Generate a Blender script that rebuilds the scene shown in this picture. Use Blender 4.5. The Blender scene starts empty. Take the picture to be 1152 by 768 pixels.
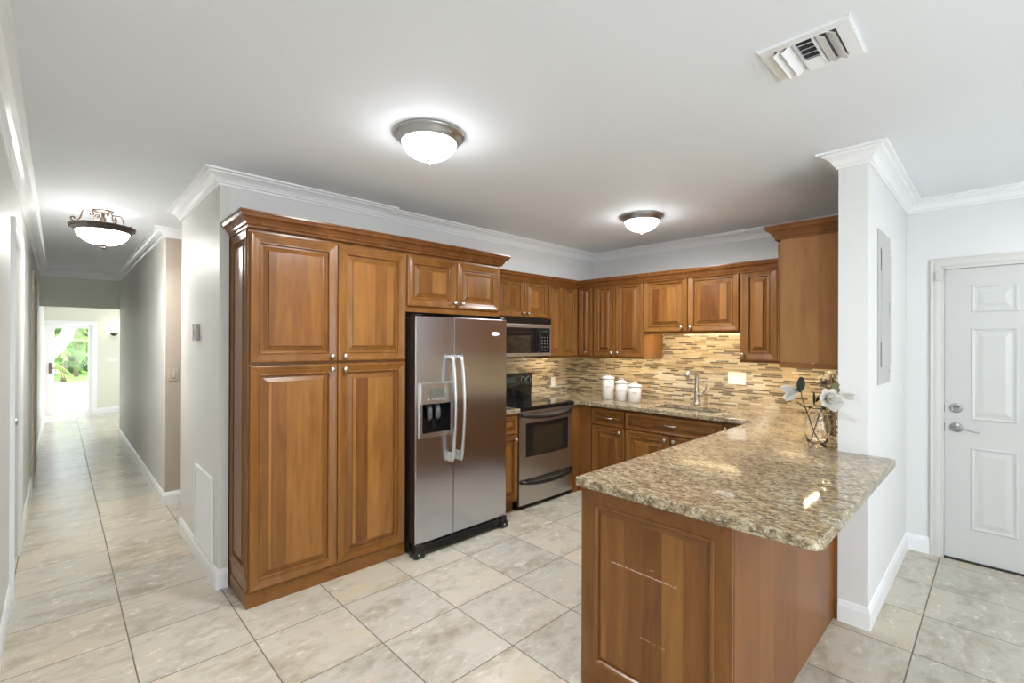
import bpy, bmesh, math, random
from mathutils import Vector, Matrix
random.seed(7)
PI = math.pi
S = bpy.context.scene
C = S.collection

# ------------------------------------------------------------------ camera
H = 1.51; yaw = math.radians(43.92); pit = math.radians(0.08); rol = math.radians(0.2)
fw = Vector((math.sin(yaw)*math.cos(pit), math.cos(yaw)*math.cos(pit), math.sin(pit)))
ri = Vector((math.cos(yaw), -math.sin(yaw), 0)); up = ri.cross(fw)
r2 = ri*math.cos(rol) + up*math.sin(rol); u2 = -ri*math.sin(rol) + up*math.cos(rol)
cd = bpy.data.cameras.new('camera'); cam = bpy.data.objects.new('camera', cd); C.objects.link(cam)
cam.matrix_world = Matrix(((r2.x, u2.x, -fw.x, 0), (r2.y, u2.y, -fw.y, 0), (r2.z, u2.z, -fw.z, H), (0, 0, 0, 1)))
cd.sensor_width = 36; cd.lens = 530/1152*36; cd.clip_start = 0.02; cd.clip_end = 200
S.camera = cam
# ------------------------------------------------------------------ world, sun, lights, exposure
w = bpy.data.worlds.new('world'); S.world = w; w.use_nodes = True
bg = w.node_tree.nodes['Background']; bg.inputs[0].default_value = (0.80, 0.90, 1.0, 1); bg.inputs[1].default_value = 2.0
S.view_settings.view_transform = 'Standard'; S.view_settings.look = 'None'
S.view_settings.gamma = 1; S.view_settings.use_curve_mapping = False; S.view_settings.exposure = 1.12
REAR_FILL_W = 20      # power of the fill light added at the unseen rear window
UNDER_W = 0.18
BOWL = 15.0; DOWN_W = 12; HALL_DOWN_W = 8
def light(name, kind, loc, energy, color=(1, 1, 1), rot=(0, 0, 0), size=None, size_y=None, spread=None):
    l = bpy.data.lights.new(name, kind); l.energy = energy; l.color = color
    if size:
        if kind == 'AREA':
            l.size = size
            if size_y: l.shape = 'RECTANGLE'; l.size_y = size_y
        else: l.shadow_soft_size = size
    if spread: l.spread = spread
    o = bpy.data.objects.new(name, l); o.location = loc; o.rotation_euler = rot; C.objects.link(o); return o
sun = light('sun', 'SUN', (0, 0, 10), 2.6, (1, 0.97, 0.9)); sun.rotation_euler = (math.radians(-28), math.radians(22), 0); sun.data.angle = 0.02
FILL_COL = (0.95, 0.98, 1.0); 
light('window_daylight', 'AREA', (0.95, -3.42, 1.25), REAR_FILL_W, FILL_COL, (math.radians(90), 0, 0), 1.7, 1.9)  # added fill light, stands in front of the unseen rear window
light('side_window_daylight', 'AREA', (-.17, -1.9, 1.3), 3, FILL_COL, (0, math.radians(-90), 0), 1.5, 1.8)  # added fill from the left, at an unseen window
light('far_room_daylight', 'AREA', (1.92, 11.4, 1.2), 19, (0.95, 0.98, 1.0), (0, math.radians(90), 0), 1.4, 1.8)  # area fill added in the far room, no source stands there

# ------------------------------------------------------------------ mesh helpers
class MB:
    def __init__(s): s.v = []; s.f = []; s.m = []; s.sm = []
    def add(s, vs, fs, mi=0, smooth=False):
        b = len(s.v); s.v += [tuple(p) for p in vs]
        for k, f in enumerate(fs):
            s.f.append(tuple(b+i for i in f)); s.m.append(mi[k] if isinstance(mi, (list, tuple)) else mi); s.sm.append(smooth)
    def box(s, x0, x1, y0, y1, z0, z1, mi=0, bev=0):
        x0, x1 = sorted((x0, x1)); y0, y1 = sorted((y0, y1)); z0, z1 = sorted((z0, z1))
        if bev <= 0:
            vs = [(x, y, z) for z in (z0, z1) for y in (y0, y1) for x in (x0, x1)]
            s.add(vs, [(0, 2, 3, 1), (4, 5, 7, 6), (0, 1, 5, 4), (2, 6, 7, 3), (0, 4, 6, 2), (1, 3, 7, 5)], mi); return
        bev = min(bev, (x1-x0)*.45, (y1-y0)*.45, (z1-z0)*.45)
        bm = bmesh.new(); bmesh.ops.create_cube(bm, size=1)
        for v in bm.verts: v.co = Vector(((x0+x1)/2+v.co.x*(x1-x0), (y0+y1)/2+v.co.y*(y1-y0), (z0+z1)/2+v.co.z*(z1-z0)))
        bmesh.ops.bevel(bm, geom=bm.edges[:], offset=bev, segments=2, profile=.6, affect='EDGES')
        s.bm(bm, mi, False); bm.free()
    def bm(s, bm, mi=0, smooth=True):
        bm.verts.index_update()
        s.add([v.co.copy() for v in bm.verts], [[v.index for v in f.verts] for f in bm.faces], mi, smooth)
    def lathe(s, c, prof, n=32, axis='Z', mi=0, smooth=True, flip=1, cap=True):
        c = Vector(c); vs = []; fs = []
        for (r, h) in prof:
            for i in range(n):
                a = 2*PI*i/n; p = Vector((r*math.cos(a), r*math.sin(a), h*flip))
                if axis == 'X': p = Vector((p.z, p.x, p.y))
                elif axis == 'Y': p = Vector((p.x, p.z, p.y))
                vs.append(c+p)
        for j in range(len(prof)-1):
            for i in range(n):
                k = (i+1) % n; fs.append((j*n+i, j*n+k, (j+1)*n+k, (j+1)*n+i))
        if cap:
            if prof[0][0] > 1e-5: fs.append(tuple(range(n))[::-1])
            if prof[-1][0] > 1e-5: fs.append(tuple((len(prof)-1)*n+i for i in range(n)))
        s.add(vs, fs, mi, smooth)
    def tube(s, pts, r, n=10, mi=0, smooth=True, cap=True, flat=1.0):
        pts = [Vector(p) for p in pts]; vs = []; fs = []; N = len(pts)
        rr = r if isinstance(r, (list, tuple)) else [r]*N
        ref = None
        for i, p in enumerate(pts):
            t = (pts[min(i+1, N-1)]-pts[max(i-1, 0)]).normalized()
            if ref is None:
                ref = Vector((0, 0, 1)) if abs(t.z) < .9 else Vector((1, 0, 0))
            a = (ref - t*ref.dot(t)).normalized(); b = t.cross(a); ref = a
            for k in range(n):
                q = 2*PI*k/n; vs.append(p + a*math.cos(q)*rr[i]*flat + b*math.sin(q)*rr[i])
        for i in range(N-1):
            for k in range(n):
                l = (k+1) % n; fs.append((i*n+k, i*n+l, (i+1)*n+l, (i+1)*n+k))
        if cap: fs.append(tuple(range(n))[::-1]); fs.append(tuple((N-1)*n+k for k in range(n)))
        s.add(vs, fs, mi, smooth)
    def sweep(s, path, prof, mi=0, cap=True):
        """profile (out, z) swept along an XY polyline, out = to the right of travel, mitred"""
        P = [Vector((p[0], p[1])) for p in path]; N = len(P); M = len(prof); vs = []; fs = []
        for i in range(N):
            ds = []
            if i > 0: ds.append((P[i]-P[i-1]).normalized())
            if i < N-1: ds.append((P[i+1]-P[i]).normalized())
            ns = [Vector((d.y, -d.x)) for d in ds]
            m = ns[0] if len(ns) == 1 else (ns[0]+ns[1])/(1+ns[0].dot(ns[1]))
            for (o, z) in prof: vs.append((P[i].x+m.x*o, P[i].y+m.y*o, z))
        for i in range(N-1):
            for j in range(M):
                k = (j+1) % M; fs.append((i*M+j, i*M+k, (i+1)*M+k, (i+1)*M+j))
        if cap: fs.append(tuple(range(M))); fs.append(tuple((N-1)*M+j for j in range(M))[::-1])
        s.add(vs, fs, mi)
    def build(s, name, mats, parent=None, smooth_angle=None):
        org = Vector(parent['_o']) if parent is not None else Vector((0, 0, 0))
        me = bpy.data.meshes.new(name)
        me.from_pydata([tuple(Vector(v)-org) for v in s.v], [], s.f)
        mats = mats if isinstance(mats, (list, tuple)) else [mats]
        for m in mats: me.materials.append(m)
        for p, mi, sm in zip(me.polygons, s.m, s.sm): p.material_index = mi; p.use_smooth = sm
        bm = bmesh.new(); bm.from_mesh(me); bmesh.ops.recalc_face_normals(bm, faces=bm.faces[:]); bm.to_mesh(me); bm.free()
        me.update()
        o = bpy.data.objects.new(name, me); C.objects.link(o)
        if parent is not None:
            o.parent = parent; o['_o'] = tuple(org)
        else: o['_o'] = (0.0, 0.0, 0.0)
        return o
def thing(name, label, cat, loc, group=None):
    o = bpy.data.objects.new(name, None); C.objects.link(o); o.location = loc; o['_o'] = tuple(float(a) for a in loc)
    o.empty_display_size = .05
    if label: o['label'] = label
    if cat: o['category'] = cat
    if group: o['group'] = group
    return o
def tag(o, label, cat, group=None, kind=None):
    o['label'] = label; o['category'] = cat
    if group: o['group'] = group
    if kind: o['kind'] = kind
    return o
def struct(name, mb, m, parent=None, label=None):
    o = mb.build(name, m, parent)
    if parent is None: o['kind'] = 'structure'
    if label: o['label'] = label
    return o
def sroot(name, loc, label=None):
    o = thing(name, label, None, loc); o['kind'] = 'structure'; return o

# ------------------------------------------------------------------ materials
def nmat(name, color=(.8, .8, .8), rough=.5, metal=0, spec=.5, **kw):
    m = bpy.data.materials.new(name); m.use_nodes = True
    b = m.node_tree.nodes['Principled BSDF']
    b.inputs['Base Color'].default_value = (*color, 1); b.inputs['Roughness'].default_value = rough
    b.inputs['Metallic'].default_value = metal; b.inputs['Specular IOR Level'].default_value = spec
    for k, v in kw.items(): b.inputs[k.replace('_', ' ')].default_value = v
    return m
class G:
    """tiny node-graph helper"""
    def __init__(s, m): s.m = m; s.t = m.node_tree; s.b = s.t.nodes['Principled BSDF']
    def n(s, ty, **kw):
        x = s.t.nodes.new(ty)
        for k, v in kw.items(): setattr(x, k, v)
        return x
    def L(s, a, b): s.t.links.new(a, b)
    def val(s, x, inp):
        if isinstance(x, (int, float)): inp.default_value = x
        elif isinstance(x, tuple): inp.default_value = x
        else: s.L(x, inp)
    def math(s, op, a, b=0.0, c=None):
        x = s.n('ShaderNodeMath', operation=op); s.val(a, x.inputs[0]); s.val(b, x.inputs[1])
        if c is not None: s.val(c, x.inputs[2])
        return x.outputs[0]
    def xyz(s, a, b, c):
        x = s.n('ShaderNodeCombineXYZ'); s.val(a, x.inputs[0]); s.val(b, x.inputs[1]); s.val(c, x.inputs[2]); return x.outputs[0]
    def pos(s):
        g = s.n('ShaderNodeNewGeometry'); q = s.n('ShaderNodeSeparateXYZ'); s.L(g.outputs['Position'], q.inputs[0]); return q.outputs[0], q.outputs[1], q.outputs[2]
    def noise(s, vec, scale=5, detail=3, rough=.5, dist=0, out=0):
        x = s.n('ShaderNodeTexNoise'); s.L(vec, x.inputs['Vector']); x.inputs['Scale'].default_value = scale
        x.inputs['Detail'].default_value = detail; x.inputs['Roughness'].default_value = rough; x.inputs['Distortion'].default_value = dist
        return x.outputs[out]
    def voro(s, vec, scale=5, rnd=1, out='Color', feature='F1'):
        x = s.n('ShaderNodeTexVoronoi', feature=feature); s.L(vec, x.inputs['Vector']); x.inputs['Scale'].default_value = scale; x.inputs['Randomness'].default_value = rnd
        return x.outputs[out]
    def white(s, vec):
        x = s.n('ShaderNodeTexWhiteNoise'); x.noise_dimensions = '3D'; s.L(vec, x.inputs['Vector']); return x.outputs['Value'], x.outputs['Color']
    def ramp(s, fac, stops, interp='LINEAR'):
        x = s.n('ShaderNodeValToRGB'); x.color_ramp.interpolation = interp; e = x.color_ramp.elements
        while len(e) < len(stops): e.new(.5)
        for k, (p, c) in enumerate(stops): e[k].position = p; e[k].color = (*c, 1) if len(c) == 3 else c
        s.val(fac, x.inputs[0]); return x.outputs[0]
    def mix(s, f, a, b, mode='MIX'):
        x = s.n('ShaderNodeMix', data_type='RGBA', blend_type=mode); s.val(f, x.inputs[0])
        s.val(a if not isinstance(a, tuple) else (*a, 1)[:4], x.inputs[6]); s.val(b if not isinstance(b, tuple) else (*b, 1)[:4], x.inputs[7]); return x.outputs[2]
    def bump(s, h, strength=.2, dist=.01):
        x = s.n('ShaderNodeBump'); x.inputs['Strength'].default_value = strength; x.inputs['Distance'].default_value = dist; s.L(h, x.inputs['Height']); s.L(x.outputs[0], s.b.inputs['Normal'])

def wood(name, dark, mid, light_, boards=.085, horiz=False, bw=.44, rough=.28):
    m = nmat(name, rough=rough, spec=.45); g = G(m); x, y, z = g.pos()
    h = g.math('ADD', x, y); d = g.math('SUBTRACT', x, y)
    a, l = (z, h) if horiz else (h, z)
    oi = g.n('ShaderNodeObjectInfo').outputs['Random']
    wob = g.noise(g.xyz(a, d, g.math('MULTIPLY', l, .25)), 2.5, 1)
    bi = g.math('FLOOR', g.math('DIVIDE', g.math('ADD', a, g.math('MULTIPLY', oi, 3.1)), boards))
    rv, rc = g.white(g.xyz(bi, g.math('MULTIPLY', oi, 91.0), g.math('FLOOR', g.math('MULTIPLY', d, 0.0))))
    seed = g.math('MULTIPLY', rv, 7.0)
    gr = g.noise(g.xyz(g.math('MULTIPLY', a, 1.0), g.math('ADD', d, seed), g.math('MULTIPLY', l, .07)), 42, 5, .6, .9)
    fig = g.noise(g.xyz(a, g.math('ADD', d, seed), g.math('MULTIPLY', l, .22)), 7, 3, .55, 1.4)
    t = g.math('ADD', g.math('MULTIPLY', rv, bw), g.math('MULTIPLY', fig, 1-bw))
    t = g.math('ADD', t, g.math('MULTIPLY', g.math('SUBTRACT', gr, .5), .30))
    col = g.ramp(t, [(.18, dark), (.5, mid), (.82, light_)])
    pores = g.noise(g.xyz(a, d, g.math('MULTIPLY', l, .03)), 190, 2, .6)
    col = g.mix(g.math('MULTIPLY', g.math('GREATER_THAN', pores, .62), .16), col, dark)
    g.L(col, g.b.inputs['Base Color']); g.bump(gr, .04, .002)
    g.b.inputs['Coat Weight'].default_value = .05 if 'veneer' not in name else 0.0; g.b.inputs['Specular IOR Level'].default_value = .36 if 'veneer' not in name else .22
    g.b.inputs['Coat Roughness'].default_value = .15
    return m
WD, WM, WL = (.110, .036, .0085), (.215, .084, .0195), (.335, .150, .037)
M = {}
M['wood'] = wood('cherry_vertical', WD, WM, WL)
M['woodf'] = wood('cherry_frame', (.140, .050, .011), (.215, .087, .020), (.28, .124, .030), boards=.9, bw=.15)
M['woodh'] = wood('cherry_horizontal', (.140, .050, .011), (.215, .087, .020), (.28, .124, .030), boards=.9, horiz=True, bw=.15)
M['veneer'] = wood('cherry_veneer', (.155, .058, .016), (.215, .084, .025), (.265, .109, .035), boards=.16, bw=.35, rough=.33)
M['cornice'] = wood('cherry_cornice', (.115, .038, .009), (.180, .065, .017), (.235, .093, .025), boards=.9, horiz=True, bw=.15, rough=.25)
M['pale_veneer'] = wood('pale_cherry_veneer', (.22, .094, .030), (.30, .138, .046), (.365, .178, .064), boards=.13, bw=.3, rough=.33)

def plaster(name, col, rough=.6, b=.03):
    m = nmat(name, col, rough, spec=.3); g = G(m); x, y, z = g.pos()
    n = g.noise(g.xyz(x, y, z), 60, 3, .6); g.bump(n, b, .004)
    n2 = g.noise(g.xyz(x, y, z), 1.3, 2); g.L(g.mix(n2, tuple(c*.975 for c in col), tuple(min(1, c*1.02) for c in col)), g.b.inputs['Base Color'])
    return m
M['ceiling'] = plaster('ceiling_paint', (.83, .86, .90), .75)
M['wall'] = plaster('wall_paint', (.76, .765, .755), .55)
M['hallwall'] = plaster('hall_wall_paint', (.72, .71, .675), .48)
M['sage'] = plaster('sage_wall_paint', (.74, .75, .64), .5)
M['tan'] = plaster('tan_wall_paint', (.45, .39, .32), .5)
M['trim'] = nmat('trim_paint', (.87, .88, .89), .28, spec=.5)
M['doorpaint'] = nmat('door_paint', (.60, .605, .585), .3)
M['cream_casing'] = nmat('casing_paint', (.64, .625, .59), .35)
M['nickel'] = nmat('brushed_nickel', (.62, .60, .56), .28, 1)
M['nickel_dark'] = nmat('nickel_dark', (.46, .46, .46), .32, 1)
M['black'] = nmat('black_plastic', (.012, .012, .013), .28)
M['blackglass'] = nmat('black_glass', (.008, .008, .009), .04, spec=.6)
M['plastic'] = nmat('white_plastic', (.84, .84, .83), .3)
M['greyplastic'] = nmat('grey_plastic', (.42, .42, .42), .35)
M['dark'] = nmat('dark_void', (.02, .018, .016), .8)
M['bronze'] = nmat('aged_bronze', (.20, .155, .125), .42, .85)
M['bronze_dark'] = nmat('dark_bronze', (.075, .06, .052), .4, .8)

def steel(name, col, rough, horiz=True):
    m = nmat(name, col, rough, 1); g = G(m); x, y, z = g.pos(); h = g.math('ADD', x, y)
    v = g.xyz(g.math('MULTIPLY', h, .02), 0.0, z) if horiz else g.xyz(h, 0.0, g.math('MULTIPLY', z, .02))
    n = g.noise(v, 420, 3, .6); g.L(g.ramp(n, [(.3, (rough*.85,)*3), (.7, (rough*1.2,)*3)]), g.b.inputs['Roughness'])
    n2 = g.noise(g.xyz(h, 0.0, g.math('MULTIPLY', z, 1.0)), 1.6, 1); g.bump(n2, .12, .05)
    g.b.inputs['Anisotropic'].default_value = .5
    return m
M['steel'] = steel('stainless_steel', (.60, .615, .68), .22, True)
M['steel2'] = steel('stainless_range', (.60, .58, .555), .36, True)
M['satin'] = nmat('satin_steel_trim', (.66, .65, .63), .3, 1)

# floor tiles ---------------------------------------------------------------
def floor_mat():
    m = nmat('travertine_tile', rough=.25, spec=.5); g = G(m); x, y, z = g.pos(); TX, TY = .458, .462
    ux = g.math('DIVIDE', g.math('SUBTRACT', x, .262), TX); uy = g.math('DIVIDE', g.math('SUBTRACT', y, 2.147), TY)
    fx = g.math('FLOOR', ux); fy = g.math('FLOOR', uy)
    dx = g.math('ABSOLUTE', g.math('SUBTRACT', g.math('FRACT', ux), .5)); dy = g.math('ABSOLUTE', g.math('SUBTRACT', g.math('FRACT', uy), .5))
    e = g.math('MAXIMUM', dx, dy); grout = g.math('GREATER_THAN', e, .4935)
    rv, rc = g.white(g.xyz(fx, fy, 0.0))
    off = g.n('ShaderNodeVectorMath', operation='SCALE'); g.L(rc, off.inputs[0]); off.inputs['Scale'].default_value = 9
    sx = g.math('ADD', g.math('MULTIPLY', x, 1.0), 0.0)
    pv = g.n('ShaderNodeVectorMath', operation='ADD'); g.L(g.xyz(sx, g.math('MULTIPLY', y, 1.7), 0.0), pv.inputs[0]); g.L(off.outputs[0], pv.inputs[1])
    n1 = g.noise(pv.outputs[0], 2.6, 5, .62, .35); n2 = g.noise(pv.outputs[0], 10, 7, .72, .3); n3 = g.noise(pv.outputs[0], 38, 3, .7)
    base = g.ramp(g.math('ADD', g.math('MULTIPLY', n1, .55), g.math('MULTIPLY', n2, .45)),
                  [(.34, (.31, .265, .20)), (.44, (.47, .425, .345)), (.52, (.57, .545, .48)), (.62, (.60, .515, .385))])
    base = g.mix(g.ramp(n3, [(.58, (0, 0, 0)), (.72, (.2, .2, .2))]), base, (.40, .35, .27))
    grey = g.mix(g.noise(pv.outputs[0], 1.9, 2, .5), (.50, .50, .46), (.68, .60, .48))
    base = g.mix(.22, base, grey)
    hue = g.ramp(rv, [(0, (.90, .91, .92)), (.5, (1, .985, .95)), (1, (1.0, .95, .87))])
    col = g.mix(1.0, base, hue, 'MULTIPLY')
    col = g.mix(grout, col, (.15, .12, .09))
    g.L(col, g.b.inputs['Base Color'])
    r = g.math('ADD', g.math('MULTIPLY', n2, .12), .20); g.L(g.math('ADD', r, g.math('MULTIPLY', grout, .5)), g.b.inputs['Roughness'])
    hh = g.math('SUBTRACT', g.math('MULTIPLY', n2, .05), g.math('MULTIPLY', g.math('SMOOTH_MAX', e, .485, .004), 6.0)); g.bump(hh, .25, .01)
    return m
M['floor'] = floor_mat()
# granite --------------------------------------------------------------------
def granite():
    m = nmat('granite', rough=.05, spec=.5); g = G(m); x, y, z = g.pos()
    v = g.xyz(g.math('MULTIPLY', x, 1.0), g.math('MULTIPLY', y, .55), g.math('MULTIPLY', z, .8))
    n1 = g.noise(v, 38, 6, .72, .8); n2 = g.noise(v, 105, 4, .7, .5); n0 = g.noise(v, 5.5, 3, .5, .6)
    c = g.ramp(n1, [(.37, (.10, .07, .04)), (.45, (.23, .17, .10)), (.53, (.41, .33, .205)), (.66, (.58, .50, .365))])
    c = g.mix(g.math('MULTIPLY', n0, .35), c, (.42, .31, .17))
    c = g.mix(g.ramp(n2, [(.52, (0, 0, 0)), (.62, (.8, .8, .8))]), c, (.16, .115, .085))
    v1 = g.voro(v, 150, 1, 'Color'); s1 = g.n('ShaderNodeSeparateColor'); g.L(v1, s1.inputs[0])
    c = g.mix(g.math('MULTIPLY', g.math('GREATER_THAN', s1.outputs[0], .92), .7), c, (.07, .055, .05))
    c = g.mix(g.math('MULTIPLY', g.math('GREATER_THAN', s1.outputs[1], .90), .5), c, (.66, .62, .53))
    dk = g.noise(v, 60, 3, .6, 1.3); c = g.mix(g.ramp(dk, [(.61, (0, 0, 0)), (.67, (.8, .8, .8))]), c, (.085, .07, .065))
    g.L(c, g.b.inputs['Base Color']); return m
M['granite'] = granite()
# mosaic ---------------------------------------------------------------------
def mosaic():
    m = nmat('glass_stone_mosaic', rough=.15, spec=.5); g = G(m); x, y, z = g.pos(); h = g.math('SUBTRACT', x, y)
    RH = .0158; row = g.math('FLOOR', g.math('DIVIDE', z, RH)); rz = g.math('FRACT', g.math('DIVIDE', z, RH))
    rv, rc = g.white(g.xyz(row, 3.0, 0.0)); sp = g.n('ShaderNodeSeparateColor'); g.L(rc, sp.inputs[0])
    ln = g.math('ADD', g.math('MULTIPLY', sp.outputs[1], .06), .085)
    uu = g.math('DIVIDE', g.math('ADD', h, g.math('MULTIPLY', sp.outputs[0], 5.0)), ln)
    ci = g.math('FLOOR', uu); fu = g.math('FRACT', uu)
    cv, cc = g.white(g.xyz(row, ci, 7.0))
    col = g.ramp(cv, [(0, (.44, .34, .20)), (.14, (.55, .47, .33)), (.28, (.32, .24, .135)), (.38, (.60, .54, .41)), (.50, (.065, .048, .038)), (.64, (.46, .36, .215)), (.74, (.12, .10, .085)), (.83, (.18, .120, .07)), (.90, (.50, .42, .29))], 'CONSTANT')
    st = g.noise(g.xyz(g.math('MULTIPLY', h, .25), row, g.math('MULTIPLY', z, 1.0)), 90, 3, .6)
    col = g.mix(.16, col, g.ramp(st, [(.3, (.45, .34, .20)), (.7, (.80, .70, .52))]))
    mz = g.math('GREATER_THAN', g.math('ABSOLUTE', g.math('SUBTRACT', rz, .5)), .43)
    mu = g.math('GREATER_THAN', g.math('MULTIPLY', g.math('ABSOLUTE', g.math('SUBTRACT', fu, .5)), 1.0), .488)
    mo = g.math('MAXIMUM', mz, mu); g.L(g.mix(mo, col, (.50, .44, .33)), g.b.inputs['Base Color'])
    g.L(g.math('ADD', .12, g.math('MULTIPLY', mo, .5)), g.b.inputs['Roughness']); g.bump(g.math('MULTIPLY', mo, -1.0), .3, .002)
    return m
M['mosaic'] = mosaic()
def emis(name, col, strength, base=(.9, .9, .9)):
    m = nmat(name, base, .3); b = m.node_tree.nodes['Principled BSDF']
    b.inputs['Emission Color'].default_value = (*col, 1); b.inputs['Emission Strength'].default_value = strength; return m
M['bowl'] = emis('lit_frosted_glass', (.95, .98, 1.0), BOWL); M['bowl_dim'] = emis('lit_frosted_glass_dim', (.95, .98, 1.0), 2.0)
def alab():
    m = emis('lit_alabaster_glass', (1, .97, .93), 17.0); g = G(m); x, y, z = g.pos()
    n = g.noise(g.xyz(x, y, z), 14, 4, .6, 1.2); g.L(g.ramp(n, [(.35, (1, .99, .97)), (.7, (.72, .69, .66))]), g.b.inputs['Emission Color']); return m
M['alabaster'] = alab()
M['sconceglass'] = emis('lit_sconce_glass', (1, .80, .62), 5)
M['striplens'] = emis('lit_strip_lens', (1, .82, .50), 14)
def glassm(name, col=(1, 1, 1), rough=0.0, ior=1.45):
    m = nmat(name, col, rough); b = m.node_tree.nodes['Principled BSDF']; b.inputs['Transmission Weight'].default_value = 1; b.inputs['IOR'].default_value = ior; return m
M['glass'] = glassm('clear_glass')
def thin():
    m = bpy.data.materials.new('window_pane_glass'); m.use_nodes = True; t = m.node_tree; t.nodes.clear()
    o = t.nodes.new('ShaderNodeOutputMaterial'); a = t.nodes.new('ShaderNodeBsdfTransparent'); b = t.nodes.new('ShaderNodeBsdfGlossy'); b.inputs['Roughness'].default_value = .02
    x = t.nodes.new('ShaderNodeMixShader'); x.inputs[0].default_value = .015
    t.links.new(a.outputs[0], x.inputs[1]); t.links.new(b.outputs[0], x.inputs[2]); t.links.new(x.outputs[0], o.inputs[0]); return m
M['pane'] = thin()

# ================================================================== ROOM SHELL
ZC = 2.544; XL = -.20; XD = 4.52; XK = 4.58; YB = 3.66
XC = 3.08; YC1 = .488; YC2 = .62
m = MB(); m.box(-.4, 5.2, -3.7, 13.25, -.1, 0); struct('floor', m, M['floor'])
m = MB(); m.box(-.4, 5.2, -3.7, 13.25, ZC, ZC+.15); struct('ceiling', m, M['ceiling'])
# left wall with two door openings
DL = [(4.03, 4.77, 2.15), (6.98, 7.75, 2.15)]
m = MB(); m.box(XL-.12, XL, -3.6, -2.9, 0, ZC); m.box(XL-.12, XL, -2.9, -.9, 0, .45); m.box(XL-.12, XL, -2.9, -.9, 2.15, ZC); y = -.9
for a, b, zt in DL:
    m.box(XL-.12, XL, y, a, 0, ZC); m.box(XL-.12, XL, a, b, zt, ZC); y = b
m.box(XL-.12, XL, y, 13.0, 0, ZC); struct('wall_left', m, M['hallwall'])
# hall right wall, near stub beside the pantry (L shaped up to the passage)
m = MB(); m.box(.706, .76, 3.31, YB, 0, ZC); m.box(.706, 4.9, YB, 4.527, 0, ZC); struct('wall_kitchen_back', m, M['hallwall'])
m = MB(); m.box(.7601, 1.80, 3.31, YB-.0005, 2.185, ZC); m.box(1.80, XK-.0005, 3.36, YB-.0005, 2.145, ZC); struct('wall_soffit', m, M['wall'])
m = MB(); m.box(XK, 4.9, YC1, YB-.0005, 0, ZC); struct('wall_sink', m, M['wall'])
m = MB(); m.box(XC, XK-.0005, YC1, YC2, 0, ZC); struct('wall_entry_divider', m, M['wall'])
DY0, DY1, DZ = -.63, .284, 2.04
m = MB(); m.box(XD, XD+.13, -3.6, DY0, 0, ZC); m.box(XD, XD+.13, DY1, YC1-.0005, 0, ZC); m.box(XD, XD+.13, DY0, DY1, DZ, ZC); struct('wall_right', m, M['wall'])
m = MB(); m.box(.706, 2.0, 5.344, 9.75, 0, ZC); struct('wall_hall_right', m, [M['hallwall']])
m = MB(); m.box(.712, 2.0, 5.338, 5.344, 0, ZC); struct('wall_passage_north', m, M['tan'])
m = MB(); m.box(2.4, 2.5, 4.527, 5.4, 0, ZC); struct('wall_passage_end', m, M['tan'])
m = MB(); m.box(XL, .706, 9.75, 9.9, 2.012, ZC); struct('wall_hall_header', m, M['sage'])
m = MB(); m.box(2.0, 2.12, 9.75, 13.0, 0, ZC); struct('wall_far_right', m, M['sage'])
EX0, EX1, EZ = -.19, .50, 1.83
m = MB(); m.box(XL-.12, EX0, 13.0, 13.12, 0, ZC); m.box(EX0, EX1, 13.0, 13.12, EZ, ZC); m.box(EX1, 2.12, 13.0, 13.12, 0, ZC); struct('wall_far_end', m, M['sage'])
# rear wall behind the camera, with a window added to light the room
m = MB(); xs = [(-.32, .05), (1.85, 4.65)]
for a, b in xs: m.box(a, b, -3.6, -3.5, 0, ZC)
for a, b in ((.05, 1.85),): m.box(a, b, -3.6, -3.5, 2.25, ZC); m.box(a, b, -3.6, -3.5, 0, .25)
struct('wall_rear', m, M['wall'])
for k, (a, b) in enumerate(((.05, 1.85),)):
    r = sroot('window_%d' % (k+1), ((a+b)/2, -3.55, .25))
    f = MB()
    for (x0, x1) in ((a, a+.05), ((a+b)/2-.03, (a+b)/2+.03), (b-.05, b)): f.box(x0, x1, -3.58, -3.52, .25, 2.25)
    f.box(a, b, -3.58, -3.52, .25, .30); f.box(a, b, -3.58, -3.52, 2.20, 2.25); f.build('window_frame', M['trim'], r)
    p = MB(); p.box(a+.05, b-.05, -3.553, -3.547, .30, 2.20); p.build('pane', M['pane'], r)

r = sroot('window_2', (XL-.06, -1.9, .45)); f = MB()  # unseen left window, added to let more light in
for (y0, y1) in ((-2.9, -2.85), (-1.93, -1.87), (-.95, -.9)): f.box(XL-.09, XL-.03, y0, y1, .45, 2.15)
f.box(XL-.09, XL-.03, -2.9, -.9, .45, .50); f.box(XL-.09, XL-.03, -2.9, -.9, 2.10, 2.15); f.build('window_frame', M['trim'], r)
p = MB(); p.box(XL-.063, XL-.057, -2.85, -.95, .50, 2.10); p.build('pane', M['pane'], r)

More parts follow.
